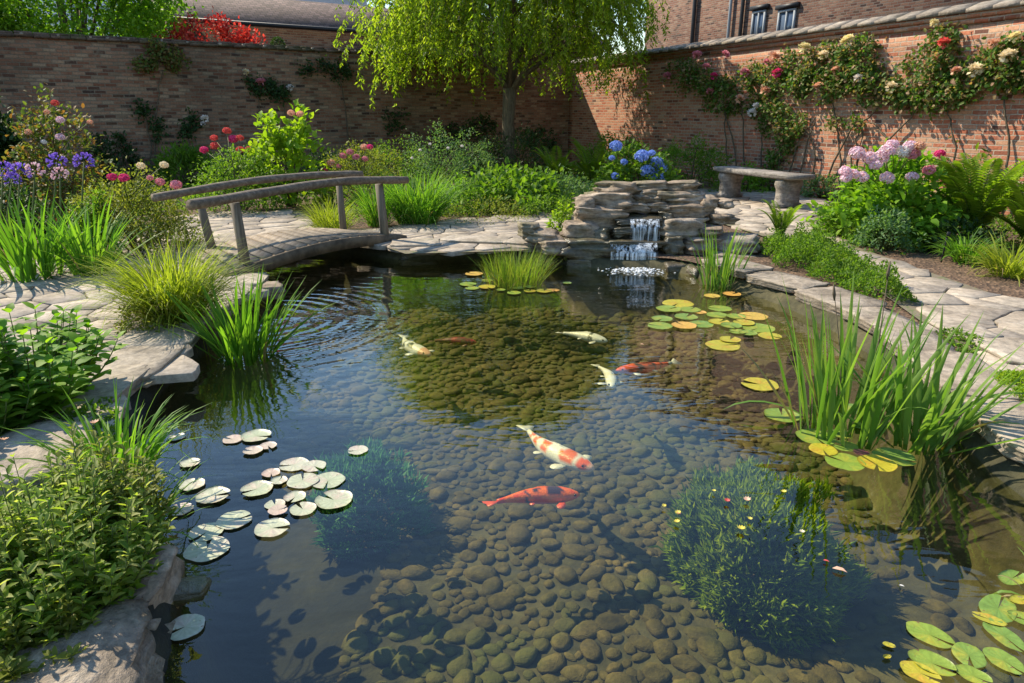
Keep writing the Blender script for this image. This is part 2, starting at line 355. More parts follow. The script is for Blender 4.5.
# pond bed silt
m, N, L, bs = mat('pond silt'); co = ocoord(N, True)
n1 = ntex(N, L, co, 1.3, 6, .65, .5); n2 = ntex(N, L, co, 18, 5, .7)
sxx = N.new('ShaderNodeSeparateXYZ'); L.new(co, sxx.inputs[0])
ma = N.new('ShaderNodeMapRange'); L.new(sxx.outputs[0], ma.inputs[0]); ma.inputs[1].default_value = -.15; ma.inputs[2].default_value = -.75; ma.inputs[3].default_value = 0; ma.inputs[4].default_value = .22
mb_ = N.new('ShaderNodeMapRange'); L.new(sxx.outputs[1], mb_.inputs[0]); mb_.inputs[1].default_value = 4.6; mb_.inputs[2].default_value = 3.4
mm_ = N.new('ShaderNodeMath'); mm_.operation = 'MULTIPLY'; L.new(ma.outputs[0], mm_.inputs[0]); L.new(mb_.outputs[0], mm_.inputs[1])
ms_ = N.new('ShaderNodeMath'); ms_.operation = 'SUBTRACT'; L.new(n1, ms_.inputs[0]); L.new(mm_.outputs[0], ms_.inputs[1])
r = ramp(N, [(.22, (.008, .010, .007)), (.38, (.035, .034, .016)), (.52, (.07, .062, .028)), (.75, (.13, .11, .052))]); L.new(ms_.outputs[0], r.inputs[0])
r2 = ramp(N, [(.3, (.6, .6, .6)), (.7, (1.25, 1.25, 1.25))]); L.new(n2, r2.inputs[0])
L.new(mixc(N, L, 1.0, r.outputs[0], r2.outputs[0], 'MULTIPLY'), bs.inputs['Base Color']); bs.inputs['Roughness'].default_value = .95
bump(N, L, n2, bs, .5, .02); M['silt'] = m
# water surface: mirror by Fresnel, tinted clear below
m, N, L, bs = mat('pond water'); N.remove(bs); co = ocoord(N, True)
mp = N.new('ShaderNodeMapping'); mp.inputs['Scale'].default_value = (.7, 1.6, 1); mp.inputs['Rotation'].default_value = (0, 0, R(-12)); L.new(co, mp.inputs[0])
n1 = ntex(N, L, mp.outputs[0], 2.2, 3, .5, .8); n2 = ntex(N, L, mp.outputs[0], 9, 2, .5, .3)
ctr = P(300, 330, 0)
dv = N.new('ShaderNodeVectorMath'); dv.operation = 'DISTANCE'; L.new(co, dv.inputs[0]); dv.inputs[1].default_value = tuple(P(262, 320, 0))
sn = N.new('ShaderNodeMath'); sn.operation = 'MULTIPLY'; L.new(dv.outputs['Value'], sn.inputs[0]); sn.inputs[1].default_value = 50
ph = N.new('ShaderNodeMath'); ph.operation = 'MULTIPLY_ADD'; L.new(n1, ph.inputs[0]); ph.inputs[1].default_value = 5; L.new(sn.outputs[0], ph.inputs[2])
ss = N.new('ShaderNodeMath'); ss.operation = 'SINE'; L.new(ph.outputs[0], ss.inputs[0])
fo = N.new('ShaderNodeMapRange'); L.new(dv.outputs['Value'], fo.inputs[0]); fo.inputs[1].default_value = .7; fo.inputs[2].default_value = 1.9; fo.inputs[3].default_value = .16; fo.inputs[4].default_value = 0
rg = N.new('ShaderNodeMath'); rg.operation = 'MULTIPLY'; L.new(ss.outputs[0], rg.inputs[0]); L.new(fo.outputs[0], rg.inputs[1])
h1 = N.new('ShaderNodeMath'); h1.operation = 'MULTIPLY_ADD'; L.new(n2, h1.inputs[0]); h1.inputs[1].default_value = .22; L.new(n1, h1.inputs[2])
h2 = N.new('ShaderNodeMath'); h2.operation = 'ADD'; L.new(h1.outputs[0], h2.inputs[0]); L.new(rg.outputs[0], h2.inputs[1])
b = N.new('ShaderNodeBump'); b.inputs['Strength'].default_value = .25; b.inputs['Distance'].default_value = .02; L.new(h2.outputs[0], b.inputs['Height'])
lw = N.new('ShaderNodeLayerWeight'); lw.inputs['Blend'].default_value = .5; L.new(b.outputs[0], lw.inputs['Normal'])
pw = N.new('ShaderNodeMath'); pw.operation = 'POWER'; L.new(lw.outputs['Facing'], pw.inputs[0]); pw.inputs[1].default_value = 4.2
fr = N.new('ShaderNodeMath'); fr.operation = 'MULTIPLY_ADD'; L.new(pw.outputs[0], fr.inputs[0]); fr.inputs[1].default_value = .96; fr.inputs[2].default_value = .037
tr = N.new('ShaderNodeBsdfTransparent'); tr.inputs[0].default_value = (.89, .88, .64, 1)
gl = N.new('ShaderNodeBsdfGlossy'); gl.inputs['Roughness'].default_value = .015; gl.inputs['Color'].default_value = (1, 1, 1, 1); L.new(b.outputs[0], gl.inputs['Normal'])
mx = N.new('ShaderNodeMixShader'); L.new(fr.outputs[0], mx.inputs[0]); L.new(tr.outputs[0], mx.inputs[1]); L.new(gl.outputs[0], mx.inputs[2])
L.new(mx.outputs[0], N['Material Output'].inputs[0]); M['water'] = m
# falling water
m, N, L, bs = mat('falling water'); co = ocoord(N)
mp = N.new('ShaderNodeMapping'); mp.inputs['Scale'].default_value = (34, 34, 2.2); L.new(co, mp.inputs[0])
n1 = ntex(N, L, mp.outputs[0], 1, 4, .65)
r = ramp(N, [(.42, (0, 0, 0)), (.66, (1, 1, 1))]); L.new(n1, r.inputs[0])
bs.inputs['Base Color'].default_value = (.8, .84, .88, 1); bs.inputs['Roughness'].default_value = .15
t = N.new('ShaderNodeBsdfTransparent'); mx = N.new('ShaderNodeMixShader'); L.new(r.outputs[0], mx.inputs[0]); L.new(t.outputs[0], mx.inputs[1]); L.new(bs.outputs[0], mx.inputs[2])
L.new(mx.outputs[0], N['Material Output'].inputs[0]); M['fall'] = m
M['foam'] = plain('foam', (.8, .82, .84), .5, .05)
# walls
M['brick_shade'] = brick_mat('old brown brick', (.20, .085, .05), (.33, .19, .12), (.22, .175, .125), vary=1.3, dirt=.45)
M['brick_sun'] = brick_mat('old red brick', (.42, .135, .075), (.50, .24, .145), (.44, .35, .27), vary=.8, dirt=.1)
M['brick_house'] = brick_mat('house brick', (.15, .065, .045), (.24, .13, .09), (.22, .19, .16), vary=.6, dirt=.3)
M['cap'] = rock_mat('coping stone', (.17, .14, .115), (.28, .24, .20), (.40, .36, .30), .12)
M['cap_dark'] = rock_mat('dark tile coping', (.06, .045, .035), (.12, .085, .065), (.22, .17, .13), .35)
M['render_white'] = plain('pale render', (.62, .63, .66), .8, .05)
M['iron'] = plain('black iron', (.02, .02, .022), .5, .1)
M['glass'] = plain('window glass', (.08, .11, .16), .08, .1, 2, 0, .8)
M['paint'] = plain('grey painted metal', (.26, .28, .30), .5, .05)
M['beam'] = plain('dark brown timber', (.13, .095, .06), .8, .35, 9, .5)
# weathered wood
def wood(name, a, b_, c_, axis=0):
    m, N, L, bs = mat(name); co = ocoord(N)
    mp = N.new('ShaderNodeMapping'); sc = [26, 26, 26]; sc[axis] = 2; mp.inputs['Scale'].default_value = sc; L.new(co, mp.inputs[0])
    n = ntex(N, L, mp.outputs[0], 1, 6, .7, .4); n2 = ntex(N, L, co, 3, 4)
    g = N.new('ShaderNodeNewGeometry'); r = ramp(N, [(.3, a), (.52, b_), (.7, c_)]); L.new(n, r.inputs[0])
    hs = N.new('ShaderNodeHueSaturation'); L.new(r.outputs[0], hs.inputs['Color']); mr = N.new('ShaderNodeMapRange'); mr.inputs[3].default_value = .75; mr.inputs[4].default_value = 1.2
    L.new(g.outputs['Random Per Island'], mr.inputs[0]); L.new(mr.outputs[0], hs.inputs['Value'])
    L.new(mixc(N, L, .5, hs.outputs[0], mixc(N, L, n2, (.5, .5, .45), (1.2, 1.15, 1.1)), 'MULTIPLY'), bs.inputs['Base Color'])
    bs.inputs['Roughness'].default_value = .8; bump(N, L, n, bs, .35, .004); return m
M['wood_rail'] = wood('weathered rail', (.07, .05, .035), (.17, .13, .095), (.30, .245, .19))
M['wood_post'] = wood('weathered post', (.08, .065, .045), (.17, .14, .10), (.27, .23, .17), 2)
M['wood_deck'] = wood('weathered deck', (.10, .075, .05), (.24, .19, .14), (.37, .31, .24), 1)
m, N, L, bs = mat('bark'); co = ocoord(N)
mp = N.new('ShaderNodeMapping'); mp.inputs['Scale'].default_value = (9, 9, 1.6); L.new(co, mp.inputs[0]); n = ntex(N, L, mp.outputs[0], 3, 6, .7, .8)
r = ramp(N, [(.3, (.05, .035, .02)), (.55, (.14, .105, .06)), (.75, (.24, .19, .12))]); L.new(n, r.inputs[0]); L.new(r.outputs[0], bs.inputs['Base Color']); bs.inputs['Roughness'].default_value = .9
bump(N, L, n, bs, .9, .03); M['bark'] = m
M['koi'] = col_mat('koi skin', .35, .5)
M['eye'] = plain('fish eye', (.01, .01, .01), .2, 0)

def pad_mat(name, a, b_, spot, rough=.35, spec=.5, spots=.5):
    m, N, L, bs = mat(name); co = ocoord(N)
    n = ntex(N, L, co, 10, 5, .7); n2 = ntex(N, L, co, 40, 4, .7); oi = N.new('ShaderNodeObjectInfo')
    c = mixc(N, L, oi.outputs['Random'], a, b_)
    k = ramp(N, [(.5 + (1 - spots) * .12, (0, 0, 0)), (.66 + (1 - spots) * .1, (1, 1, 1))]); L.new(n, k.inputs[0]); kk = N.new('ShaderNodeMath'); kk.operation = 'MULTIPLY'; L.new(k.outputs[0], kk.inputs[0]); kk.inputs[1].default_value = .8
    c = mixc(N, L, kk.outputs[0], c, spot)
    at = N.new('ShaderNodeVertexColor'); at.layer_name = 'Col'
    c = mixc(N, L, .85, c, at.outputs[0], 'MULTIPLY')
    L.new(c, bs.inputs['Base Color']); bs.inputs['Roughness'].default_value = rough; bs.inputs['Specular IOR Level'].default_value = spec
    n4 = ntex(N, L, co, 55, 2, .5); k4 = ramp(N, [(.66, (0, 0, 0)), (.70, (1, 1, 1))]); L.new(n4, k4.inputs[0])
    c = mixc(N, L, k4.outputs[0], c, (.16, .10, .04)); n5 = ntex(N, L, co, 16, 6, .8); sp5 = ramp(N, [(.3, (.72, .74, .66)), (.65, (1.12, 1.1, 1.08))]); L.new(n5, sp5.inputs[0])
    c = mixc(N, L, .9, c, sp5.outputs[0], 'MULTIPLY'); L.new(c, bs.inputs['Base Color'])
    bump(N, L, n5, bs, .5, .006); return m
M['pad_glare'] = pad_mat('glare-pale lily pad', (.38, .41, .27), (.48, .46, .36), (.46, .32, .28), .38, .9, 1.0)  # sun glare on these pads is partly put into the pale base colour
M['pad_pink'] = pad_mat('pinkish lily pad', (.46, .34, .28), (.48, .40, .33), (.40, .22, .21), .4, .8)
M['pad_green'] = pad_mat('green lily pad', (.22, .30, .04), (.15, .25, .05), (.36, .30, .03), .35, .5, .9)
M['pad_yellow'] = pad_mat('yellow lily pad', (.42, .36, .03), (.36, .34, .04), (.40, .17, .03), .4, .45, .9)
M['pad_orange'] = pad_mat('orange lily pad', (.58, .30, .07), (.50, .34, .07), (.35, .35, .04), .4, .45)
M['pad_dark'] = pad_mat('dark purple lily pad', (.16, .05, .07), (.20, .06, .08), (.10, .10, .04), .3, .6)
#@@STRUCT
# ================================================================== THE SETTING
POND = [tuple(P(x, y, 0)[:2]) for x, y in [(258, 292), (240, 310), (210, 333), (196, 350), (165, 376), (150, 392), (125, 420), (120, 470), (132, 540), (150, 600), (148, 683)]]
POND += [(-.95, 1.0), (-.6, .5), (.6, .4), (2.2, .6), (3.3, 1.4)]
POND += [tuple(P(x, y, 0)[:2]) for x, y in [(1110, 545), (1024, 487), (985, 452), (940, 412), (905, 376), (870, 347), (830, 324), (790, 305), (745, 290), (700, 275), (662, 268), (600, 268), (560, 262), (470, 256), (405, 259), (380, 255), (345, 250), (300, 250), (262, 256), (238, 270)]]
def smooth_poly(p, it=2):
    for _ in range(it):
        q = []
        for i in range(len(p)):
            a, b = Vector((*p[i], 0)), Vector((*p[(i + 1) % len(p)], 0)); q += [tuple((a * .75 + b * .25)[:2]), tuple((a * .25 + b * .75)[:2])]
        p = q
    return p
PONDS = smooth_poly(POND, 1)
# ground sheet with the pond cut out
outer = [Vector((-400, -400, .115)), Vector((400, -400, .115)), Vector((400, 900, .115)), Vector((-400, 900, .115))]
hole = [Vector((x, y, .115)) for x, y in PONDS]
tris = tessellate_polygon([outer, hole])
mb = MB(); mb.add([tuple(v) for v in outer + hole], [tuple(t) for t in tris])
g = mb.build('ground', M['mulch']); structure(g)
# make sure normals look up
if g.data.polygons[0].normal.z < 0: g.data.flip_normals()
# pond basin
gx = np.arange(-4.6, 5.2, .07); gy = np.arange(-.1, 9.6, .07); X, Y = np.meshgrid(gx, gy)
Dp = dist_poly(PONDS, X, Y)
def bedz(x, y, d):
    t = np.clip(d / .30, 0, 1); t = t * t * (3 - 2 * t)
    base = -.52 - .16 * np.clip((-.15 - x) / 1.2, 0, 1) * np.clip((3.6 - y) / 1.5, 0, 1) + .03 * np.sin(2.1 * x + .7) * np.cos(1.7 * y) + .02 * np.sin(5.3 * x + 2 * y)
    base = base + .10 * np.clip((y - 4.5) / 3, 0, 1)
    return np.where(d < 0, .09, .09 + (base - .09) * t)
Z = bedz(X, Y, Dp); ny, nx = X.shape
idx = np.arange(nx * ny).reshape(ny, nx)
q = np.stack([idx[:-1, :-1], idx[:-1, 1:], idx[1:, 1:], idx[1:, :-1]], -1).reshape(-1, 4)
keep = (Dp.ravel()[q] > -.16).any(1)
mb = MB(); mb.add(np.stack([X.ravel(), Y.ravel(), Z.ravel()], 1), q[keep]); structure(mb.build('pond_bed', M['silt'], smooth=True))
# water sheet
wp = [Vector((x, y, 0)) for x, y in PONDS]
cen = sum(wp, Vector()) / len(wp)
wv = [tuple(v + (v - cen).normalized() * .05) for v in wp]
wt = tessellate_polygon([[Vector(v) for v in wv]])
wmb = MB(); wmb.add(wv, [tuple(t) for t in wt]); wo = wmb.build('water', M['water']); structure(wo)
if wo.data.polygons[0].normal.z < 0: wo.data.flip_normals()

# flagstone paving -------------------------------------------------
def clip(poly, a, n):
    out = []
    for i in range(len(poly)):
        p, q_ = poly[i], poly[(i + 1) % len(poly)]; dp, dq = (p - a).dot(n), (q_ - a).dot(n)
        if dp <= 0: out.append(p)
        if (dp < 0) != (dq < 0) and dp != dq: out.append(p + (q_ - p) * (dp / (dp - dq)))
    return out
def paving(name, region, sp, rng, ztop, stretch=(1, 1), rot=0.0, gap=.014):
    xs = [p[0] for p in region]; ys = [p[1] for p in region]
    c, s = math.cos(rot), math.sin(rot)
    cx, cy = sum(xs) / len(xs), sum(ys) / len(ys); ext = max(max(xs) - min(xs), max(ys) - min(ys)) * .75 + 1
    sites = []; nX, nY = int(ext * 2 / (sp * stretch[0])), int(ext * 2 / (sp * stretch[1]))
    for j in range(nY):
        for i in range(nX):
            u = -ext + (i + .5 + .5 * (j % 2) + rng.uniform(-.48, .48)) * sp * stretch[0]; v = -ext + (j + .5 + rng.uniform(-.46, .46)) * sp * stretch[1]
            sites.append(Vector((cx + u * c - v * s, cy + u * s + v * c)))
    A = np.array([tuple(s_) for s_ in sites]); dd = dist_poly(region, A[:, 0], A[:, 1])
    mb = MB(); sm = sp * max(stretch)
    for i, p in enumerate(sites):
        if dd[i] < sp * .1: continue
        near = np.where(np.hypot(A[:, 0] - p.x, A[:, 1] - p.y) < sm * 2.6)[0]
        poly = [p + Vector(k) * sm for k in ((-1.2, -1.2), (1.2, -1.2), (1.2, 1.2), (-1.2, 1.2))]
        for j in near:
            if j == i: continue
            o = sites[j]; n = (o - p).normalized(); poly = clip(poly, (p + o) / 2 - n * gap * .3, n)
            if len(poly) < 3: break
        if len(poly) < 3: continue
        # ragged outline
        ring = []
        for k in range(len(poly)):
            a, b2 = poly[k], poly[(k + 1) % len(poly)]; L_ = (b2 - a).length
            if L_ < .03: continue
            m_ = max(1, int(L_ / .09))
            for t in range(m_):
                q_ = a + (b2 - a) * (t / m_)
                f_ = noise.noise(Vector((q_.x * 7, q_.y * 7, i * .3))) * .012
                q_ = q_ + (p - q_).normalized() * (.001 + abs(f_) * .7 + (.003 if t == 0 else 0)); ring.append(q_)
        if len(ring) < 3: continue
        zt = ztop + rng.uniform(-.004, .004); tx, ty = rng.uniform(-.008, .008, 2)
        n = len(ring); vs = []
        for lvl, (ins, dz) in enumerate(((0, -.05), (0, -.004), (.004, 0))):
            for q_ in ring:
                q2 = q_ + (p - q_).normalized() * ins; vs.append((q2.x, q2.y, zt + dz + (q2.x - p.x) * tx + (q2.y - p.y) * ty))
        fs = [(l * n + k, l * n + (k + 1) % n, (l + 1) * n + (k + 1) % n, (l + 1) * n + k) for l in range(2) for k in range(n)] + [tuple(2 * n + k for k in range(n))]
        mb.add(vs, fs)
    o = mb.build(name, M['flag']); structure(o)
    jt = tessellate_polygon([[Vector((x, y, ztop - .017)) for x, y in region]])
    jb = MB(); jb.add([(x, y, ztop - .017) for x, y in region], [tuple(t) for t in jt]); jo = jb.build('path_joints', M['joint']); structure(jo)
    if jo.data.polygons[0].normal.z < 0: jo.data.flip_normals()
rg_ = np.random.default_rng(5)
LP = [tuple(P(x, y)[:2]) for x, y in [(-160, 262), (20, 258), (110, 245), (150, 222), (206, 211), (300, 210), (335, 228), (400, 226), (430, 220), (520, 214), (548, 212), (590, 222), (560, 244), (520, 249), (405, 252), (378, 243), (345, 238), (300, 238), (240, 252), (232, 262), (244, 272), (252, 284), (232, 306), (200, 334), (182, 352), (150, 380), (100, 398), (40, 420), (-100, 430), (-260, 380)]]
paving('left_path', LP, .34, rg_, G, (1.25, .72), R(20))
RP = [tuple(P(x, y)[:2]) for x, y in [(640, 192), (690, 190), (720, 188), (790, 192), (836, 205), (822, 222), (850, 243), (905, 262), (965, 282), (1024, 302), (1120, 335), (1280, 420), (1400, 560), (1120, 440), (1024, 378), (985, 357), (930, 325), (895, 300), (850, 270), (800, 247), (755, 232), (700, 216)]]
paving('right_path', RP, .40, rg_, G, (1.0, .8), R(-35))

# walls ------------------------------------------------------------
def frame_obj(o, loc, D): o.location = loc; o.rotation_euler = (0, 0, math.atan2(D.y, D.x))
WH = 2.93
# shaded garden wall (runs left from the corner): local x along DL, local -y... faces the garden
r = root('garden_wall', 'shaded old brown brick garden wall behind the flower bed at the back left, with tile coping', 'wall', WC, rz=math.atan2(DL.y, DL.x))
def grid_wall(mb, x0, x1, y0, y1, z0, z1, seed, amp=.018, nx=60, nz=12):
    xs = np.linspace(x0, x1, nx); zs = np.linspace(z0, z1, nz); v = []
    for yy in (y0, y1):
        for z in zs:
            for x in xs: v.append((x, yy + amp * noise.noise(Vector((x * .6, z * .8, seed))), z))
    n = nx * nz; f = []
    for s_, o_ in ((0, 0), (1, n)):
        for j in range(nz - 1):
            for i in range(nx - 1):
                a = o_ + j * nx + i; q_ = (a, a + 1, a + nx + 1, a + nx); f.append(q_ if s_ == 0 else q_[::-1])
    for j in range(nz - 1):
        for i in (0, nx - 1): a = j * nx + i; f.append((a, a + nx, a + nx + n, a + n))
    for i in range(nx - 1):
        a = (nz - 1) * nx + i; f.append((a, a + 1, a + 1 + n, a + n))
    mb.add(v, f)
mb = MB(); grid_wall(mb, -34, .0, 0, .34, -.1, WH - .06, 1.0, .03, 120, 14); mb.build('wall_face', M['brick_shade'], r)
mb = MB(); rr = random.Random(3); x = -34.0
while x < .1:
    w_ = rr.uniform(.24, .34); tilt = rr.uniform(-.01, .01)
    box(mb, (x + w_ / 2, .17, WH - .035 + tilt), w_ - .008, .46, .05); box(mb, (x + w_ / 2, .17, WH + .015 + tilt), w_ - .02, .26, .05)
    x += w_
mb.build('coping', M['cap_dark'], r)
mb = MB(); x = -34.0
while x < -.3:   # pale mortar lumps along the tile edge
    box(mb, (x, -.045, WH - .012), .05 * rr.uniform(.6, 1.3), .05, .045 * rr.uniform(.6, 1.2), 0); x += rr.uniform(.28, .7)
mb.build('mortar_bedding', M['cap'], r)
# sunny garden wall
r = root('garden_wall', 'sunlit red brick garden wall with sloping stone coping, roses climbing on it', 'wall', WC, rz=math.atan2(-DR.y, -DR.x))
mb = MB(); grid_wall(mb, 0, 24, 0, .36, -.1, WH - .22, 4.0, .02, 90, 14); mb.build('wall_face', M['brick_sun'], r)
mb = MB(); box(mb, (12, .18, WH - .19), 24, .44, .072); box(mb, (12, .18, WH - .118), 24, .50, .068); mb.build('string_course', M['brick_sun'], r)
mb = MB(); x = 0.0
while x < 24:
    w_ = rr.uniform(.30, .42); t_ = rr.uniform(-.004, .004); a = x + .005; b2 = x + w_ - .005; z = WH - .08 + t_
    mb.add([(a, -.12, z), (b2, -.12, z), (b2, .50, z), (a, .50, z), (a, -.12, z + .045), (b2, -.12, z + .045), (b2, .50, z + .045), (a, .50, z + .045), (a, .18, z + .15), (b2, .18, z + .15)],
           [(0, 3, 2, 1), (0, 1, 5, 4), (4, 5, 9, 8), (8, 9, 6, 7), (3, 7, 6, 2), (0, 4, 8, 7, 3), (1, 2, 6, 9, 5)]); x += w_
mb.build('coping', M['cap'], r)

# house behind the shaded wall --------------------------------------
OFF = -5.5
pe = on_wall(170, 19, DL, NL, OFF); pe2 = on_wall(360, 31, DL, NL, OFF); ze = (pe.z + pe2.z) / 2
org = WC + NL * OFF
u0 = (Vector((pe.x, pe.y, 0)) - org).dot(DL)
r = root('brick_outbuilding', 'long low brick building with brown tiled roof behind the shaded garden wall', 'building', org, rz=math.atan2(DL.y, DL.x))
L1 = -u0 + 6
mb = MB(); box(mb, (u0 + L1 / 2, 2.5, ze / 2), L1, 5, ze); mb.build('wall', M['brick_house'], r)
pr = on_wall(262, 0, DL, NL, OFF - 1.4)
rp, rz_ = 1.4, pr.z
m_, N, L, bs = mat('roof tiles'); tc = N.new('ShaderNodeTexCoord'); sx = N.new('ShaderNodeSeparateXYZ'); L.new(tc.outputs['Object'], sx.inputs[0]); cb = N.new('ShaderNodeCombineXYZ'); L.new(sx.outputs[0], cb.inputs[0]); L.new(sx.outputs[1], cb.inputs[1])
bt = N.new('ShaderNodeTexBrick'); L.new(cb.outputs[0], bt.inputs[0]); bt.inputs['Scale'].default_value = 1; bt.inputs['Brick Width'].default_value = .17; bt.inputs['Row Height'].default_value = .12; bt.inputs['Mortar Size'].default_value = .008
bt.inputs['Color1'].default_value = (.10, .065, .05, 1); bt.inputs['Color2'].default_value = (.20, .13, .11, 1); bt.inputs['Mortar'].default_value = (.04, .03, .03, 1)
L.new(mixc(N, L, .8, bt.outputs[0], mixc(N, L, ntex(N, L, tc.outputs['Object'], 5, 5, .7), (.5, .5, .5), (1.4, 1.35, 1.3)), 'MULTIPLY'), bs.inputs['Base Color']); bs.inputs['Roughness'].default_value = .85; bump(N, L, bt.outputs['Fac'], bs, .5, -.02)
M['tiles'] = m_
mb = MB(); a, b2 = u0 - .3, u0 + L1 + .3
mb.add([(a, -.25, ze - .05), (b2, -.25, ze - .05), (b2, rp, rz_), (a, rp, rz_), (b2, 5.3, ze - .05), (a, 5.3, ze - .05), (a, -.25, ze + .03), (b2, -.25, ze + .03), (b2, rp, rz_ + .08), (a, rp, rz_ + .08), (b2, 5.3, ze + .03), (a, 5.3, ze + .03)],
       [(0, 3, 2, 1), (3, 5, 4, 2), (6, 7, 8, 9), (9, 8, 10, 11), (0, 1, 7, 6), (5, 11, 10, 4), (0, 6, 9, 3), (3, 9, 11, 5), (1, 2, 8, 7), (2, 4, 10, 8)])
mb.build('roof', M['tiles'], r)
mb = MB(); tube(mb, [(a, -.3, ze - .03), (b2, -.3, ze - .03)], .06, 8); mb.build('gutter', M['iron'], r)
mb = MB(); tube(mb, [(u0 - .06, -.08, 0), (u0 - .06, -.08, ze - .05)], .045, 8); mb.build('downpipe', M['paint'], r)
# pale house further back, its roof showing above the tiles
pq = on_wall(300, 0, DL, NL, -14)
r = root('pale_house', 'pale rendered house beyond the tiled roof at the top of the view', 'building', WC + NL * -14, rz=math.atan2(DL.y, DL.x))
mb = MB(); box(mb, (-8, 3, 3.2), 16, 6, 6.4); mb.build('wall', M['render_white'], r)
mb = MB(); mb.add([(-16.3, -.3, 6.4), (.3, -.3, 6.4), (.3, 3, 8.6), (-16.3, 3, 8.6), (.3, 6.3, 6.4), (-16.3, 6.3, 6.4)], [(0, 1, 2, 3), (3, 2, 4, 5), (0, 3, 5), (1, 4, 2)]); mb.build('roof', M['tiles'], r)
# house behind the sunny wall ---------------------------------------
OFF2 = -6.5
org = WC + NR * OFF2
def rl(px, py):
    p = on_wall(px, py, DR, NR, OFF2); return (Vector((p.x, p.y, 0)) - org).dot(-DR), p.z
r = root('brick_house', 'tall brown brick house with downpipes and small windows behind the sunlit wall', 'building', org, rz=math.atan2(-DR.y, -DR.x))
ua, _ = rl(646, 20); ub, _ = rl(905, 0)
mb = MB(); box(mb, ((ua + ub + 8) / 2, 2.5, 4.6), ub + 8 - ua, 5, 9.2); mb.build('wall', M['brick_house'], r)
mb = MB(); a, b2 = ua - .3, ub + 8.3; mb.add([(a, -.35, 9.2), (b2, -.35, 9.2), (b2, 2.5, 11.4), (a, 2.5, 11.4), (b2, 5.4, 9.2), (a, 5.4, 9.2)], [(0, 1, 2, 3), (3, 2, 4, 5), (0, 3, 5), (1, 4, 2), (0, 5, 4, 1)]); mb.build('roof', M['tiles'], r)
for px, k, w_ in ((696, 'iron', .07), (732, 'paint', .05), (744, 'iron', .06)):
    u, _ = rl(px, 15); mb = MB(); tube(mb, [(u, -.09, 0), (u, -.09, 9.1)], w_, 8); mb.build('downpipe', M[k], r)
for x0, x1, y0, y1 in ((754, 767, 11, 24), (780, 797, 10, 24)):
    u, zt = rl(x0, y0 + 1); u2, _ = rl(x1, y0); zb = zt - .95
    mb = MB()
    for cx_, cz_, sx_, sz_ in (((u + u2) / 2, zt - .03, u2 - u, .06), ((u + u2) / 2, zb + .03, u2 - u, .06), (u + .03, (zt + zb) / 2, .06, zt - zb - .12), (u2 - .03, (zt + zb) / 2, .06, zt - zb - .12), ((u + u2) / 2, (zt + zb) / 2, .04, zt - zb - .12)): box(mb, (cx_, -.03, cz_), sx_, .08, sz_)
    wf = mb.build('window', M['paint'], r); mb = MB(); box(mb, ((u + u2) / 2, -.012, (zt + zb) / 2), u2 - u - .12, .03, zt - zb - .12); mb.build('pane', M['glass'], wf)
    mb = MB(); box(mb, ((u + u2) / 2, -.05, zt + .09), u2 - u + .2, .12, .12); mb.build('lintel', M['iron'], wf)

# ------------------------------------------------------------------ rocks
import bmesh
def _cube(cuts):
    bm = bmesh.new(); bmesh.ops.create_cube(bm, size=2.0); bmesh.ops.subdivide_edges(bm, edges=bm.edges[:], cuts=cuts, use_grid_fill=True)
    v = np.array([tuple(x.co) for x in bm.verts]); f = [tuple(x.index for x in q_.verts) for q_ in bm.faces]; bm.free(); return v, np.array(f)
CV, CF = _cube(9)
def rock_verts(sx, sy, sz, seed, rnd=.28, amp=.16, strata=.10):
    q_ = CV * (1 - rnd) + unit(CV) * rnd * 1.25
    q_ = q_ / np.abs(q_).max()
    out = []
    for p in q_:
        v = Vector(p); n1 = noise.noise(v * 1.1 + Vector((seed * 3.1, 0, 0))); n2 = noise.noise(v * 3.2 + Vector((0, seed * 2.3, 0))); st = noise.noise(Vector((p[0] * .5, p[1] * .5, p[2] * 3.5 * max(1, sz / .12) + seed)))
        k = 1 + amp * n1 + amp * .45 * n2 + .05 * noise.noise(v * 7.5 + Vector((seed, 0, 0))); kk = 1 + strata * st
        out.append((p[0] * k * kk * sx / 2, p[1] * k * kk * sy / 2, p[2] * (1 + amp * .7 * n1) * sz / 2))
    return np.array(out)
def rock(name, label, cat, c, sx, sy, sz, seed, mk='rock', group=None, rz=0, rx=0, ry=0, **kw):
    mb = MB()
    if name == 'boulder': kw.setdefault('strata', .2)
    mb =  MB(); mb.add(rock_verts(sx, sy, sz, seed, **kw), CF); o = mb.build(name, M[mk]); o.location = c; o.rotation_euler = (rx, ry, rz); tag(o, label, cat, group); return o

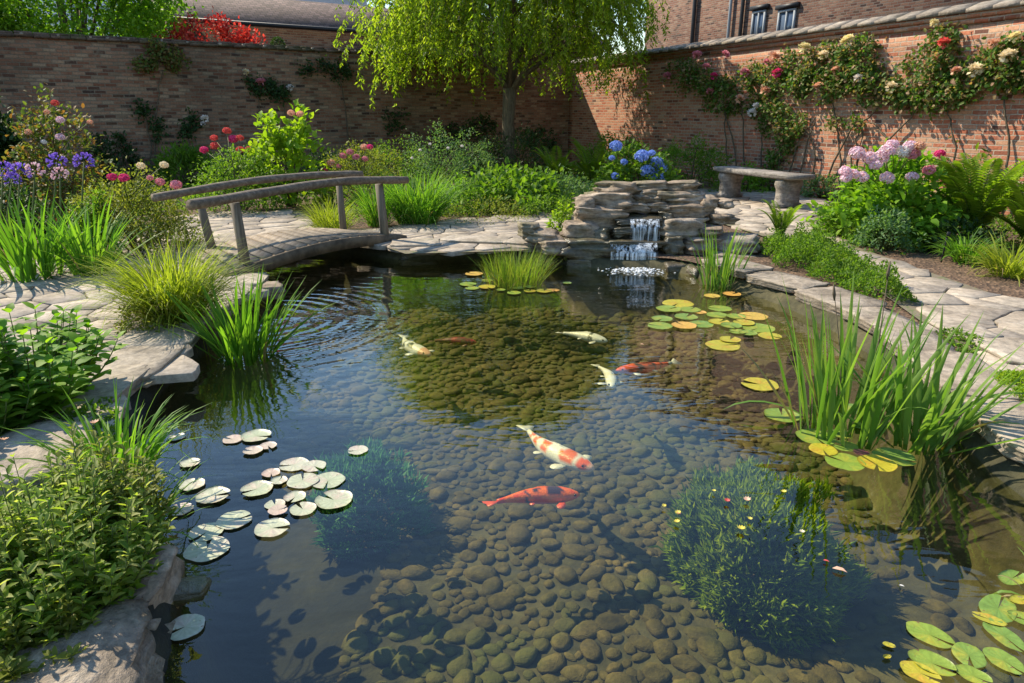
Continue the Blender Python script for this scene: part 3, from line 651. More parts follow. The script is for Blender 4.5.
# edging slabs: laid along the banks, overhanging the water a little
def slab_verts(L_, W_, T_, rng):
    n = 22; ring = []
    for k in range(n):
        th = 2 * math.pi * k / n; c, s = math.cos(th), math.sin(th); e = .3
        x = math.copysign(abs(c) ** e, c) * L_ / 2; y = math.copysign(abs(s) ** e, s) * W_ / 2
        f = 1 + rng.uniform(-.09, .07); ring.append((x * f, y * f))
    lv = [(.90, -T_), (.97, -T_ * .8), (.93, -T_ * .62), (.985, -T_ * .45), (.955, -T_ * .3), (1.0, -.012), (.995, -.003), (.985, 0)]
    v = []; 
    for sc_, z in lv:
        for i, (x, y) in enumerate(ring):
            j = 1 + rng.uniform(-.012, .012); v.append((x * sc_ * j, y * sc_ * j, z + rng.uniform(-.004, .004)))
    for (x, y) in ring: v.append((x * .6, y * .6, rng.uniform(-.004, .006)))
    v.append((0, 0, .003)); v.append((0, 0, -T_)); nl = len(lv) + 1
    f = [(l * n + k, l * n + (k + 1) % n, (l + 1) * n + (k + 1) % n, (l + 1) * n + k) for l in range(nl - 1) for k in range(n)]
    c = nl * n; f += [((nl - 1) * n + k, (nl - 1) * n + (k + 1) % n, c) for k in range(n)] + [((k + 1) % n, k, c + 1) for k in range(n)]
    return v, f
ORD = ['first', 'second', 'third', 'fourth', 'fifth', 'sixth', 'seventh', 'eighth', 'ninth', 'tenth', 'eleventh', 'twelfth', 'thirteenth', 'fourteenth', 'fifteenth', 'sixteenth']
def edge_run(pix, lab, seed, lmin=.42, lmax=.75, width=(.34, .5), over=.07, zt=.165, T_=.075, under=True, mk='slab', gname=''):
    rng = np.random.default_rng(seed); pts = [P(x, y, 0) for x, y in pix]; i = 0
    seg = [(b2 - a).length for a, b2 in zip(pts, pts[1:])]; tot = sum(seg)
    def at(s):
        for a, b2, l in zip(pts, pts[1:], seg):
            if s <= l: return a + (b2 - a) * (s / l), (b2 - a).normalized()
            s -= l
        return pts[-1], (pts[-1] - pts[-2]).normalized()
    s = 0
    while s < tot - .1:
        l = min(rng.uniform(lmin, lmax), tot - s + .2); p, t = at(s + l / 2); out = Vector((-t.y, t.x, 0))
        if dist_poly(PONDS, np.array([(p + out * .3).x]), np.array([(p + out * .3).y]))[0] > 0: out = -out
        w_ = rng.uniform(*width); v, f = slab_verts(l * 1.03, w_, T_ * rng.uniform(.8, 1.2), rng)
        mb = MB(); mb.add(v, f); o = mb.build('edging_slab', M[mk]); c = p + out * (w_ / 2 - over)
        o.location = (c.x, c.y, zt + rng.uniform(-.008, .01)); o.rotation_euler = (rng.uniform(-.02, .02), rng.uniform(-.02, .02), math.atan2(t.y, t.x) + rng.uniform(-.06, .06))
        tag(o, lab % ORD[i], 'stone slab', gname)
        if under:
            sx_ = l * rng.uniform(.7, 1.0); c2 = p + out * (.12) + t * rng.uniform(-.1, .1)
            rock('bank_stone', (lab % ORD[i]).replace('flat edging slab', 'dark stone under the edging slab'), 'rock', (c2.x, c2.y, -.02), sx_, .28, .22, seed * 10 + i, 'rock_wet', gname + ', lower course', rz=math.atan2(t.y, t.x) + rng.uniform(-.15, .15), rnd=.2)
        s += l * .97; i += 1
edge_run([(392, 260), (420, 259), (470, 255), (525, 258), (572, 262)], 'flat edging slab on the far bank, %s from the bridge end', 11, .5, .85, (.34, .46), gname='edging slabs on the far bank')
edge_run([(262, 290), (238, 312), (208, 335), (178, 366), (152, 390)], 'flat edging slab on the left bank, %s from the bridge', 12, .45, .7, (.36, .5), over=.1, gname='edging slabs on the left bank')
edge_run([(150, 392), (124, 420), (118, 470), (132, 540), (148, 600)], 'grey edging slab under the left plants, %s from the far end', 14, .4, .6, (.4, .5), over=.04, under=False, gname='edging slabs under the left plants')
edge_run([(700, 276), (745, 290), (790, 304), (830, 322), (870, 345), (905, 374), (940, 410), (985, 450), (1030, 490), (1080, 525)], 'flat edging slab on the right bank, %s from the waterfall', 15, .45, .72, (.3, .44), over=.06, mk='rock_red', gname='edging slabs on the right bank')
for k_, (px_, py_, w_) in enumerate([(582, 267, .3), (680, 272, .3), (704, 276, .3)]):
    q_ = P(px_, py_, 0); rock('waterline_stone', 'dark wet stone at the waterline below the waterfall, %s in the row' % ORD[k_], 'rock', (q_.x, q_.y + .1, -.04 if k_ == 4 else -.01), w_, .26, .2 if k_ != 4 else .12, 300 + k_, 'rock_wet', 'stones at the foot of the waterfall', rz=.3 * (k_ % 3 - 1), rnd=.4)
edge_run([(900, 342), (948, 368), (1000, 402), (1050, 436)], 'rough flat stone between the right edging slabs and the path, %s from far end', 16, .3, .5, (.26, .36), over=-.12, zt=.168, T_=.05, under=False, gname='rough stones beside the right path')
# left bank: big slab at the path corner, rock at the bottom left
rock('boulder', 'large flat topped boulder in the bottom left corner under the leafy plant', 'rock', (*P(72, 664, .1)[:2], .03), .40, .42, .24, 21, 'rock_rough', rz=.3, rnd=.3, amp=.3)
rock('boulder', 'rough stone under the lower left plants just behind the corner boulder', 'rock', (*P(112, 600, .05)[:2], .0), .26, .3, .26, 27, 'rock_rough', rz=.2, rnd=.3)
rock('boulder', 'grey boulder between the plants and the water on the left, beside a lone lily pad', 'rock', (-1.22, 1.86, .0), .24, .34, .24, 22, 'rock', rz=.1, rnd=.3)
rock('wet_stone', 'small black wet stone at the waterline on the lower left', 'rock', (*P(186, 590, 0)[:2], -.005), .15, .11, .06, 23, 'rock_wet', rz=.2, rnd=.6)
rock('boulder', 'pale rounded boulder behind the foreground plants on the left edge', 'rock', (*P(36, 470, .15)[:2], .16), .5, .55, .2, 24, 'rock_red', rz=.5, rnd=.4)
rock('step_stone', 'low stone at the foot of the bridge beside the water', 'rock', (*P(262, 290, .1)[:2], .09), .34, .26, .12, 25, 'rock', rz=.4)
# waterfall rocks
YB = P(640, 266, 0).y
def wrock(px, py, wpx, hpx, lab, seed, mk='rock', dp=.8, yo=0, rz=None, nm='rock'):
    Y = YB - .12 + (262 - py) / 80 * .75 + yo
    c = PD(px, py, Y); s = scale_at(c)
    sx_, sz_ = wpx / s * 1.08, max(hpx / s * 1.15, .06); rng = random.Random(seed)
    rock(nm, lab, 'rock', (c.x, c.y + max(sx_ * dp, .3) * .45, c.z), sx_, max(sx_ * dp, .3), sz_, seed, mk, 'stacked waterfall rocks', rz=rng.uniform(-.4, .4) if rz is None else rz, rx=rng.uniform(-.1, .1), ry=rng.uniform(-.08, .08), rnd=rng.uniform(.25, .45), amp=.34, strata=.22)
for a in [(619, 190, 38, 12, 'flat slab topping the left side of the waterfall', 31), (609, 203, 54, 16, 'wide slab second from the top on the left of the waterfall', 32), (601, 219, 44, 20, 'blocky rock beside the upper pool on the left', 33),
          (586, 215, 18, 28, 'tall narrow rock at the outer left of the waterfall', 34), (583, 234, 34, 20, 'layered rock left of the lower cascade', 35), (543, 239, 34, 13, 'low rounded rock beside the bright green plant', 36),
          (529, 232, 18, 14, 'small rock at the left end of the waterfall stack', 37), (590, 252, 54, 20, 'dark wet rock at the waterline left of the cascade', 38, 'rock_wet'),
          (604, 238, 14, 16, 'small wet stone wedged left of the lower cascade', 39, 'rock_wet'), (624, 231, 20, 8, 'wet ledge stone just left of the upper cascade', 40, 'rock_wet'),
          (652, 187, 34, 9, 'thin slab on top behind the upper pool', 41), (650, 195, 24, 9, 'second thin slab behind the upper pool', 42), (682, 188, 36, 10, 'long slab on the top right of the waterfall', 43),
          (636, 208, 26, 9, 'small stone behind the upper pool on the left', 44), (660, 208, 20, 9, 'small pale stone behind the upper pool on the right', 45), (642, 200, 16, 8, 'dark chock stone at the back of the pool', 46), (656, 201, 14, 8, 'second chock stone at the back of the pool', 47),
          (673, 198, 30, 10, 'mossy slab right of the upper pool', 48), (691, 197, 30, 9, 'narrow slab on the upper right of the stack', 49), (689, 204, 34, 9, 'flat slab third from the top on the right', 50),
          (688, 213, 36, 15, 'thick block on the right of the upper pool', 51), (686, 230, 46, 19, 'biggest block on the right of the cascade', 52, 'rock_red'), (709, 208, 16, 20, 'upright rock at the outer right of the stack', 53),
          (724, 221, 20, 10, 'low stone between the stack and the bench patio', 54), (714, 234, 20, 12, 'round stone right of the biggest block', 55), (704, 247, 42, 14, 'long low rock behind the small reeds', 56), (740, 247, 42, 16, 'low broad rock right of the small reeds', 57, 'rock_red'),
          (674, 248, 18, 20, 'mossy stone right of the lower cascade', 58, 'rock_wet'), (668, 217, 14, 10, 'mossy lip stone on the right of the upper cascade', 59, 'rock_wet'), (728, 205, 14, 8, 'small flat stone near the bench patio', 60), (735, 262, 44, 12, 'flat rock at the water behind the small reeds', 61, 'rock_red'),
          (560, 250, 40, 14, 'flat rock at the waterline below the bright green plant', 62)]:
    wrock(*a)
wrock(642, 221, 44, 6, 'mossy shelf stone that the upper pool spills over', 70, 'rock_wet', .8, -.06, 0)
wrock(636, 245, 54, 6, 'mossy lower shelf stone under the cascade', 71, 'rock_wet', .6, -.02, 0)
rock('rock_core', 'dark rocks in the heart of the waterfall behind the falling water', 'rock', (1.28, YB + .95, .22), .95, .7, .5, 72, 'rock_wet', 'stacked waterfall rocks')
rock('rock_core', 'dark wet rock face behind the lower cascade', 'rock', (1.28, YB + .42, .0), .9, .5, .26, 73, 'rock_wet', 'stacked waterfall rocks')
# falling water
r = root('waterfall', 'small two step cascade falling over mossy shelves into the pond', 'waterfall', (1.25, YB + .1, 0))
def sheet(x0, x1, y0, y1, Y, seed):
    rng = random.Random(seed); mb = MB(); a, b2 = PD(x0, y0, Y), PD(x1, y0, Y); bt_ = PD(x0, y1, Y).z
    n, k = 26, 7; v = []
    for i in range(n):
        f_ = i / (n - 1); x = a.x + (b2.x - a.x) * f_; o_ = .03 * noise.noise(Vector((x * 9, seed, 0)))
        for j in range(k):
            t = j / (k - 1); v.append((x, Y + .06 - .09 * min(1, t * 2) + o_ * t, a.z + (bt_ - a.z) * (t ** 1.5)))
    f = [(i * k + j, i * k + j + 1, (i + 1) * k + j + 1, (i + 1) * k + j) for i in range(n - 1) for j in range(k - 1)]
    mb.add(v, f); mb.v = [q_ - np.array(r.location) for q_ in mb.v]; mb.build('water_curtain', M['fall'], r, True)
Yu = PD(640, 236, YB + .17).y
sheet(631, 660, 220, 243, YB + .12, 1); sheet(611, 624, 244, 269, YB - .05, 2); sheet(630, 658, 244, 270, YB - .07, 3); sheet(620, 652, 245, 269, YB - .055, 4)
mb = MB(); rng = np.random.default_rng(8)
for _ in range(420):
    px = rng.normal(639, 13); c = P(px, rng.normal(270, 2.4), 0.0); s_ = rng.uniform(.004, .013)
    cc = np.array([c.x, c.y, rng.uniform(0, .02)]); mb.add(cc + unit(CV[:8] if False else np.array([[1, 0, 0], [-1, 0, 0], [0, 1, 0], [0, -1, 0], [0, 0, 1], [0, 0, -1]])) * [s_ * 1.6, s_ * 1.2, s_ * .6], [(0, 2, 4), (2, 1, 4), (1, 3, 4), (3, 0, 4), (2, 0, 5), (1, 2, 5), (3, 1, 5), (0, 3, 5)])
mb.v = [q_ - np.array(r.location) for q_ in mb.v]; fo_ = mb.build('foam', M['foam'], r, True); fo_['kind'] = 'stuff'

# ------------------------------------------------------------------ pebbles on the pond bed
pe_me = []
for k in range(7):
    bm = bmesh.new(); bmesh.ops.create_icosphere(bm, subdivisions=2, radius=1); 
    for v in bm.verts:
        n_ = noise.noise(v.co * 1.1 + Vector((k * 4.0, 0, 0))); v.co = v.co * (1 + .28 * n_)
    vv = np.array([tuple(v.co) for v in bm.verts]); ff = np.array([tuple(x.index for x in f.verts) for f in bm.faces]); bm.free()
    mb = MB(); mb.add(vv, ff); o = mb.build('river_stone', M['pebble'], smooth=True); pe_me.append((o, vv, ff))
rng = np.random.default_rng(2); cand = []; used = {}
def zbed(x, y):
    d = dist_poly(PONDS, np.array([x]), np.array([y])); return float(bedz(np.array([x]), np.array([y]), d)[0]), float(d[0])
tries = rng.uniform([-3.2, .9], [3.2, 7.6], (60000, 2)); dT = dist_poly(PONDS, tries[:, 0], tries[:, 1]); zT = bedz(tries[:, 0], tries[:, 1], dT)
pts_ = []
for (x, y), d, z in zip(tries, dT, zT):
    if d < .3: continue
    nn_ = noise.noise(Vector((x * .7, y * .7, 3)))
    dens = 1.0
    if x < -.35 and y < 3.4: dens = .0 if x < -.6 + .25 * nn_ else .5
    if x > 1.0 + .3 * nn_ and y < 3.6: dens = .12
    if rng.uniform() > dens: continue
    r_ = .026 + .052 * rng.uniform() ** 1.8 * (1.15 if y > 3 else .85)
    cell = (int(x / .2), int(y / .2)); ok = True
    for i in (-1, 0, 1):
        for j in (-1, 0, 1):
            for (a, b2, r2) in used.get((cell[0] + i, cell[1] + j), ()):
                if (a - x) ** 2 + (b2 - y) ** 2 < ((r_ + r2) * .66) ** 2: ok = False
    if not ok: continue
    used.setdefault(cell, []).append((x, y, r_)); pts_.append((x, y, z, r_))
pts_.sort(key=lambda q_: q_[1])
mbs = MB(); cnt = 0
for i, (x, y, z, r_) in enumerate(pts_):
    k = i % 7; o, vv, ff = pe_me[k]; s = (r_ * rng.uniform(.85, 1.3), r_ * rng.uniform(.65, .95), r_ * rng.uniform(.28, .5)); az = rng.uniform(0, 6.28)
    scr = ray(0, 0); px_ = 512 + FPX * x / (y * CP + (CAMZ - z) * SP)
    if cnt < 298 and abs(px_ - 512) < 520 and y > 1.35:
        ob = o if not o.get("label") else o.copy()
        if ob is not o: COL.objects.link(ob)
        ob.location = (x, y, z + s[2] * .18); ob.scale = s; ob.rotation_euler = (0, 0, az)
        tag(ob, 'smooth olive brown river stone lying on the pond bed', 'stone', 'river stones on the pond bed'); cnt += 1
    else:
        c, sn_ = math.cos(az), math.sin(az); w_ = vv * s; mbs.add(np.stack([w_[:, 0] * c - w_[:, 1] * sn_ + x, w_[:, 0] * sn_ + w_[:, 1] * c + y, w_[:, 2] + z + s[2] * .18], 1), ff)
o = mbs.build('river_stones', M['pebble'], smooth=True); tag(o, 'bed of many smooth river stones in the farther water', 'stones', None, 'stuff')

# ------------------------------------------------------------------ bridge
A, B = P(247, 270, .16), P(386, 240, .16); Bk = P(344, 233, .18); Ck = P(214, 252, .17)
r = root('footbridge', 'small arched wooden footbridge with log handrails over the pond inlet', 'bridge', (A + B) / 2)
def bl(p): p = Vector(p); return p - r.location
across = ((Ck - A) + (Bk - B)) / 2; along = (B - A)
def arch(t): return .11 * (1 - (2 * t - 1) ** 2)
def deckp(s, t): # s along -0.15..1.1, t across 0..1
    base = A.lerp(B, s) * (1 - t) + Ck.lerp(Bk, s) * t; base.z = .175 + arch(min(max((s + .12) / 1.26, 0), 1)); return base
mb = MB(); npk = 17; s0, s1 = -.14, 1.16
for i in range(npk):
    a = s0 + (s1 - s0) * i / npk; b2 = s0 + (s1 - s0) * (i + 1) / npk - .014
    q_ = [deckp(a, -.03), deckp(b2, -.03), deckp(b2, 1.05), deckp(a, 1.05)]; dz = rr.uniform(-.004, .004)
    v = [bl(p + Vector((0, 0, dz + .01))) for p in q_] + [bl(p + Vector((0, 0, dz - .018))) for p in q_]
    mb.add([tuple(p) for p in v], [(0, 1, 2, 3), (7, 6, 5, 4), (0, 4, 5, 1), (1, 5, 6, 2), (2, 6, 7, 3), (3, 7, 4, 0)])
mb.build('deck', M['wood_deck'], r)
for t in (-.045, 1.06):
    mb = MB(); n = 16; v = []; ac = across.normalized()
    for i in range(n + 1):
        p = deckp(s0 + (s1 - s0) * i / n, t)
        for dy in (-.03, .03):
            for dz in (.0, -.11): v.append(tuple(bl(p + ac * dy + Vector((0, 0, dz)))))
    f = []
    for i in range(n):
        k = i * 4; f += [(k, k + 4, k + 5, k + 1), (k + 2, k + 3, k + 7, k + 6), (k, k + 2, k + 6, k + 4), (k + 1, k + 5, k + 7, k + 3)]
    f += [(0, 1, 3, 2), (n * 4, n * 4 + 2, n * 4 + 3, n * 4 + 1)]
    mb.add(v, f); mb.build('side_beam', M['beam'], r)
def post(bp, tp, w_=.048):
    mb = MB(); tube(mb, [bl(bp), bl(bp.lerp(tp, .5)), bl(tp)], [w_ * 1.08, w_, w_ * .92], 8); mb.build('post', M['wood_post'], r)
def topat(px, py, ref): return PD(px, py, ref.y)
At = topat(235, 205, A); Bt = topat(379, 184, B); Ct = topat(199, 199, Ck); Dt = topat(339, 184, Bk)
post(A - Vector((0, 0, .12)), At + Vector((0, 0, .02))); post(B - Vector((0, 0, .1)), Bt); post(Ck - Vector((0, 0, .1)), Ct, .045); post(Bk - Vector((0, 0, .1)), Dt, .04)
def rail(pix, pa, pb, xa, xb, rad):
    pts = []
    for px, py in pix:
        t = (px - xa) / (xb - xa); Y = pa.y + (pb.y - pa.y) * t; pts.append(bl(PD(px, py, Y)))
    pts = V3([tuple(p) for p in pts]); k = np.linspace(0, len(pts) - 1, 24); out = np.stack([np.interp(k, np.arange(len(pts)), pts[:, c]) for c in range(3)], 1)
    for _ in range(2): out[1:-1] = (out[:-2] + out[1:-1] * 2 + out[2:]) / 4
    mb = MB(); n = len(out); tube(mb, out, rad * (1 + .05 * np.sin(np.arange(n) * 1.3)), 10); mb.build('handrail', M['wood_rail'], r)
rail([(190, 205), (233, 198), (285, 189), (340, 181), (379, 180), (407, 180)], A, B, 247, 386, .042)
rail([(153, 198), (198, 190), (250, 181), (300, 176), (340, 174), (362, 174)], Ck, Bk, 214, 344, .038)

# ------------------------------------------------------------------ bench
F1, F2 = P(729, 197, .155), P(786, 207, .155)
c = (F1 + F2) / 2; ax = (F2 - F1); blen = ax.length; ax.normalize(); ay = Vector((-ax.y, ax.x, 0))
r = root('stone_bench', 'weathered stone garden bench with two scrolled legs on the patio by the sunlit wall', 'bench', c, rz=math.atan2(ax.y, ax.x))
BH = .50
mb = MB(); n = 14; v = []; 
for lz, ins in ((BH - .075, .015), (BH - .055, 0), (BH - .012, 0), (BH, .012)):
    for i in range(n + 1): v.append((-(blen / 2 + .26) + ins + (blen + .52 - 2 * ins) * i / n, -.22 + ins, lz))
    for i in range(n + 1): v.append(((blen / 2 + .26) - ins - (blen + .52 - 2 * ins) * i / n, .22 - ins, lz))
k = 2 * (n + 1); f = [(l * k + i, l * k + (i + 1) % k, (l + 1) * k + (i + 1) % k, (l + 1) * k + i) for l in range(3) for i in range(k)]
f += [tuple(3 * k + i for i in range(k)), tuple(range(k - 1, -1, -1))]
v = [(x, y + .05 * (1 - (x / (blen / 2 + .26)) ** 2) * -1 + .03, z) for x, y, z in v]
mb.add(v, f); mb.build('seat', M['bench'], r)
for sgn in (-1, 1):
    prof = [(.205, 0), (.215, .03), (.205, .06), (.165, .075), (.16, .12), (.155, .2), (.16, .27), (.185, .31), (.20, .35), (.185, .39), (.17, .43)]
    hs_ = BH - .075
    v = []; T2 = .085
    for xx in (-T2, T2):
        for w_, z in prof: v.append((sgn * blen / 2 + xx, -w_, z / .43 * hs_))
        for w_, z in prof[::-1]: v.append((sgn * blen / 2 + xx, w_, z / .43 * hs_))
    k = len(prof) * 2; f = [(i, (i + 1) % k, k + (i + 1) % k, k + i) for i in range(k)] + [tuple(range(k - 1, -1, -1)), tuple(range(k, 2 * k))]
    mb = MB(); mb.add(v, f); mb.build('leg', M['bench'], r)
# ================================================================== PLANTS
def rnd_unit(rng, n): return unit(rng.normal(0, 1, (n, 3)))
def place(bx, by, w, top, z=.12):
    p = P(bx, by, z); s = scale_at(p); return p, w / 2 / s, (by - top) / s * 1.03
def flower_mesh(kind, rng, r, mat_=None):
    """one flower head centred on its origin, radius r"""
    mb = MB()
    if kind == 'rose':
        for ring, n, sc in ((0, 7, 1.0), (1, 7, .85), (2, 6, .62), (3, 5, .4)):
            a = np.linspace(0, 2 * np.pi, n, endpoint=False) + ring * .5 + rng.normal(0, .12, n); up = .05 + ring * .32
            d = np.stack([np.cos(a), np.sin(a), np.full(n, up)], 1); leaves(mb, np.zeros((n, 3)) + [0, 0, ring * r * .06], d, np.tile([0, 0, 1.0], (n, 1)) + .4 * -d, r * sc, r * sc * .95, T_PETAL)
        n = 26; q = rnd_unit(rng, n); leaves(mb, q * r * .3, q + [0, 0, .3], rnd_unit(rng, n), r * .5, r * .5, T_PETAL)
    elif kind == 'ball':   # hydrangea or rose seen as a ball of florets
        n = 110; q = rnd_unit(rng, n); q = q[q[:, 2] > -.55]; n = len(q); c = q * r * [1, 1, .78] * rng.uniform(.85, 1.05, (n, 1))
        for k in range(4):
            t1 = unit(np.cross(q, rnd_unit(rng, n))) if k == 0 else None
            if k == 0: A1 = t1; B1 = np.cross(q, A1)
            a = k * np.pi / 2; d = A1 * math.cos(a) + B1 * math.sin(a) + q * .25
            leaves(mb, c, d, q, r * .27, r * .26, T_PETAL)
        q2 = rnd_unit(rng, 90); leaves(mb, q2 * r * .55, q2 + .6 * rnd_unit(rng, 90), rnd_unit(rng, 90), r * .38, r * .34, T_PETAL)
    elif kind == 'umbel':   # agapanthus: florets on rays
        n = 70; q = rnd_unit(rng, n); q = q[q[:, 2] > -.5]; n = len(q)
        for k in range(5):
            A1 = unit(np.cross(q, [0.1, .2, 1])); B1 = np.cross(q, A1); a = k * 1.2566; d = A1 * math.cos(a) * .5 + B1 * math.sin(a) * .5 + q
            leaves(mb, q * r * .6, d, q, r * .34, r * .11, T_PETAL)
    elif kind == 'daisy':
        n = 9; a = np.linspace(0, 2 * np.pi, n, endpoint=False); d = np.stack([np.cos(a), np.sin(a), np.full(n, .25)], 1)
        leaves(mb, np.zeros((n, 3)), d, np.tile([0, 0, 1.0], (n, 1)), r, r * .55, T_PETAL)
    return mb
FL = {}
def flower(kind, mk, pos, r, parent, rng, tilt=.7, core=False, name='flower_head'):
    key = (kind, mk); R0 = .1
    var = int(rng.integers(0, 3))
    if (key, var) not in FL:
        mb = flower_mesh(kind, np.random.default_rng(len(FL) * 7 + 1), R0); o = mb.build(name, M[mk]); FL[(key, var)] = o.data; bpy.data.objects.remove(o)
    o = bpy.data.objects.new(name, FL[(key, var)]); COL.objects.link(o); o.parent = parent
    o.location = Vector(pos) - Vector(parent.location); s = r / R0; o.scale = (s, s, s)
    o.rotation_euler = (rng.normal(0, tilt * .5) + tilt * .6, rng.normal(0, tilt * .4), rng.uniform(0, 6.28)) if kind != 'umbel' else (0, 0, rng.uniform(0, 6))
    return o
def px_flowers(lst, Y, parent, rng, kind='ball', fallback='p_pink', stem_to=None, tilt=.7):
    """lst: (px, py, radius px, material)"""
    mb = MB(); any_ = False
    for f in lst:
        px, py, rp = f[:3]; mk = f[3] if len(f) > 3 else fallback; Yy = Y + rng.uniform(-.06, .06)
        p = PD(px, py, Yy); s = scale_at(p); flower(kind, mk, p, rp / s * (.86 if kind == 'ball' else 1), parent, rng, tilt)
        if stem_to is not None:
            b_ = Vector(stem_to) + Vector((rng.normal(0, .06), rng.normal(0, .06), 0)); m_ = b_.lerp(p, .6) + Vector((rng.normal(0, .02), 0, .04))
            tube(mb, [tuple(b_ - parent.location), tuple(m_ - parent.location), tuple(p - parent.location)], [.006, .005, .003], 5); any_ = True
    if any_: mb.build('flower_stems', M['stem'], parent)
def shrub(label, bx, by, w, top, mk='leaf_mid', n=2600, L=.06, W=.03, seed=1, T=T_OVAL, cat='shrub', name='shrub', clumps=None, group=None, up=.35, low=.03, flowers=None, fkind='ball', stems=True, flat=1.0, fY=None, spiky=0.0, depth=1.0, z0=.12, extra=None, ftilt=.25):
    p, Rr, H = place(bx, by, w, top, z0); rng = np.random.default_rng(seed)
    r = root(name, label, cat, p, group)
    nc = clumps or max(14, int(n / 26)); c = []
    az = rng.uniform(0, 2 * np.pi, nc); el = np.arcsin(rng.uniform(0, 1, nc) ** .8); rad = (rng.uniform(.25, 1, nc)) ** .38
    lump = np.array([1 + .22 * noise.noise(Vector((math.cos(a) * 1.4, math.sin(a) * 1.4, e * 2 + seed))) for a, e in zip(az, el)]) * (1 + spiky * rng.uniform(-.5, .6, nc))
    cc = np.stack([np.cos(az) * np.cos(el) * Rr * rad * lump, np.sin(az) * np.cos(el) * Rr * rad * lump * depth, low * H + np.sin(el) * H * .96 * rad * lump * flat], 1)
    cc[:, 2] = np.maximum(cc[:, 2], .02)
    per = max(1, n // nc); m_ = nc * per; ci = np.repeat(np.arange(nc), per)
    sg = max(.11 * Rr, L * .7); pos = cc[ci] + rng.normal(0, sg, (m_, 3)) * [1, 1, .75]; pos[:, 2] = np.maximum(pos[:, 2], .01)
    outd = unit(pos - [0, 0, H * .25]); d = unit(outd * .6 + rnd_unit(rng, m_) * .75 + [0, 0, up * .6]); nr = unit(rnd_unit(rng, m_) * .55 + [0, 0, 1.0] + outd * .4)
    s = rng.uniform(.6, 1.2, m_); mb = MB(); leaves(mb, pos, d, nr, L * s, W * s, T, 0)
    mats = [M[mk]]
    if extra:  # tip leaves of a second colour
        k = int(m_ * extra[1]); hi = np.argsort(-(pos[:, 2] + rng.normal(0, .1 * H, m_)))[:k]
        leaves(mb, pos[hi] + [0, 0, L * .3], unit(d[hi] + [0, 0, .6]), nr[hi], L, W, T, 1); mats.append(M[extra[0]])
    mb.build('foliage', mats, r)
    if stems:
        mb = MB()
        for i in rng.choice(nc, min(nc, 16), False):
            e = cc[i]; b_ = np.array([e[0] * .12, e[1] * .12, -.03]); m2 = (b_ + e) / 2 + [e[0] * -.1, e[1] * -.1, H * .08]
            tube(mb, [b_, m2, e], [.006 + .006 * H, .005 + .004 * H, .003], 5)
        mb.build('stems', M['woody'] if H > .6 else M['stem'], r)
    if flowers: px_flowers(flowers, fY if fY is not None else p.y - Rr * .55 * depth, r, rng, fkind, stem_to=(p.x, p.y, p.z + H * .5), tilt=ftilt)
    return r
def tuft(label, bx, by, w, top, mk='blade_iris', n=160, width=.012, lean=.45, droop=.6, seed=1, name='ornamental_grass', cat='grass', z0=.12, hvar=.4, rfrac=.35, group=None, dry=0, K=6, hs=1.0):
    p, Rr, H = place(bx, by, w, top, z0); rng = np.random.default_rng(seed); r = root(name, label, cat, p, group)
    mb = MB(); blades(mb, rng, n, Rr * rfrac, H * 1.08 * hs, width, lean, droop, K, hvar=hvar)
    kb = max(3, n // 12); blades(mb, rng, kb, Rr * rfrac, H * .95 * hs, width * .9, lean * 1.5, droop * 3.2, K, hvar=hvar)
    dry = dry or max(3, n // 18)
    mats = [M[mk]]
    if dry: blades(mb, rng, dry, Rr * rfrac * 1.1, H * .7, width * .8, lean * 1.6, droop * 1.5, K, 1); mats.append(M['blade_dry'])
    mb.build('blades', mats, r); return r
def fern(label, bx, by, w, top, n=16, seed=1, mk='fern', z0=.12, group=None, erect=.55):
    p, Rr, H = place(bx, by, w, top, z0); rng = np.random.default_rng(seed); r = root('fern', label, 'fern', p, group)
    for i in range(n):
        a = 2 * math.pi * i / n + rng.uniform(-.2, .2); d = np.array([math.cos(a), math.sin(a), 0]); k = 16; t = np.linspace(0, 1, k)
        reach = Rr * rng.uniform(.75, 1.05); hh = H * rng.uniform(.7, 1.05) * (1.1 if rng.uniform() < erect else .7)
        pts = d[None] * (reach * t ** 1.25)[:, None] + np.array([0, 0, 1.0]) * (hh * (1.65 * t - .75 * t ** 2.4))[:, None] * .98
        mb = MB(); tube(mb, pts, np.linspace(.005, .0015, k), 4, 1)
        tan = unit(np.gradient(pts, axis=0)); tt = np.linspace(.12, .985, 30); P2 = np.stack([np.interp(tt, t, pts[:, c]) for c in range(3)], 1); T2 = unit(np.stack([np.interp(tt, t, tan[:, c]) for c in range(3)], 1))
        sd = np.array([-d[1], d[0], 0]); fl = reach * .30 * np.sin(np.pi * np.clip(tt * .93 + .07, 0, 1)) ** .8 * (1.15 - tt * .6)
        nr = np.cross(sd[None], T2) * -1
        for sg in (-1, 1):
            dd = unit(sd[None] * sg + T2 * .55 + [0, 0, -.08]); leaves(mb, P2, dd, nr, fl, np.maximum(fl * .17, .005), T_DIA, 0)
        mb.build('frond', [M[mk], M['stem']], r)
    return r

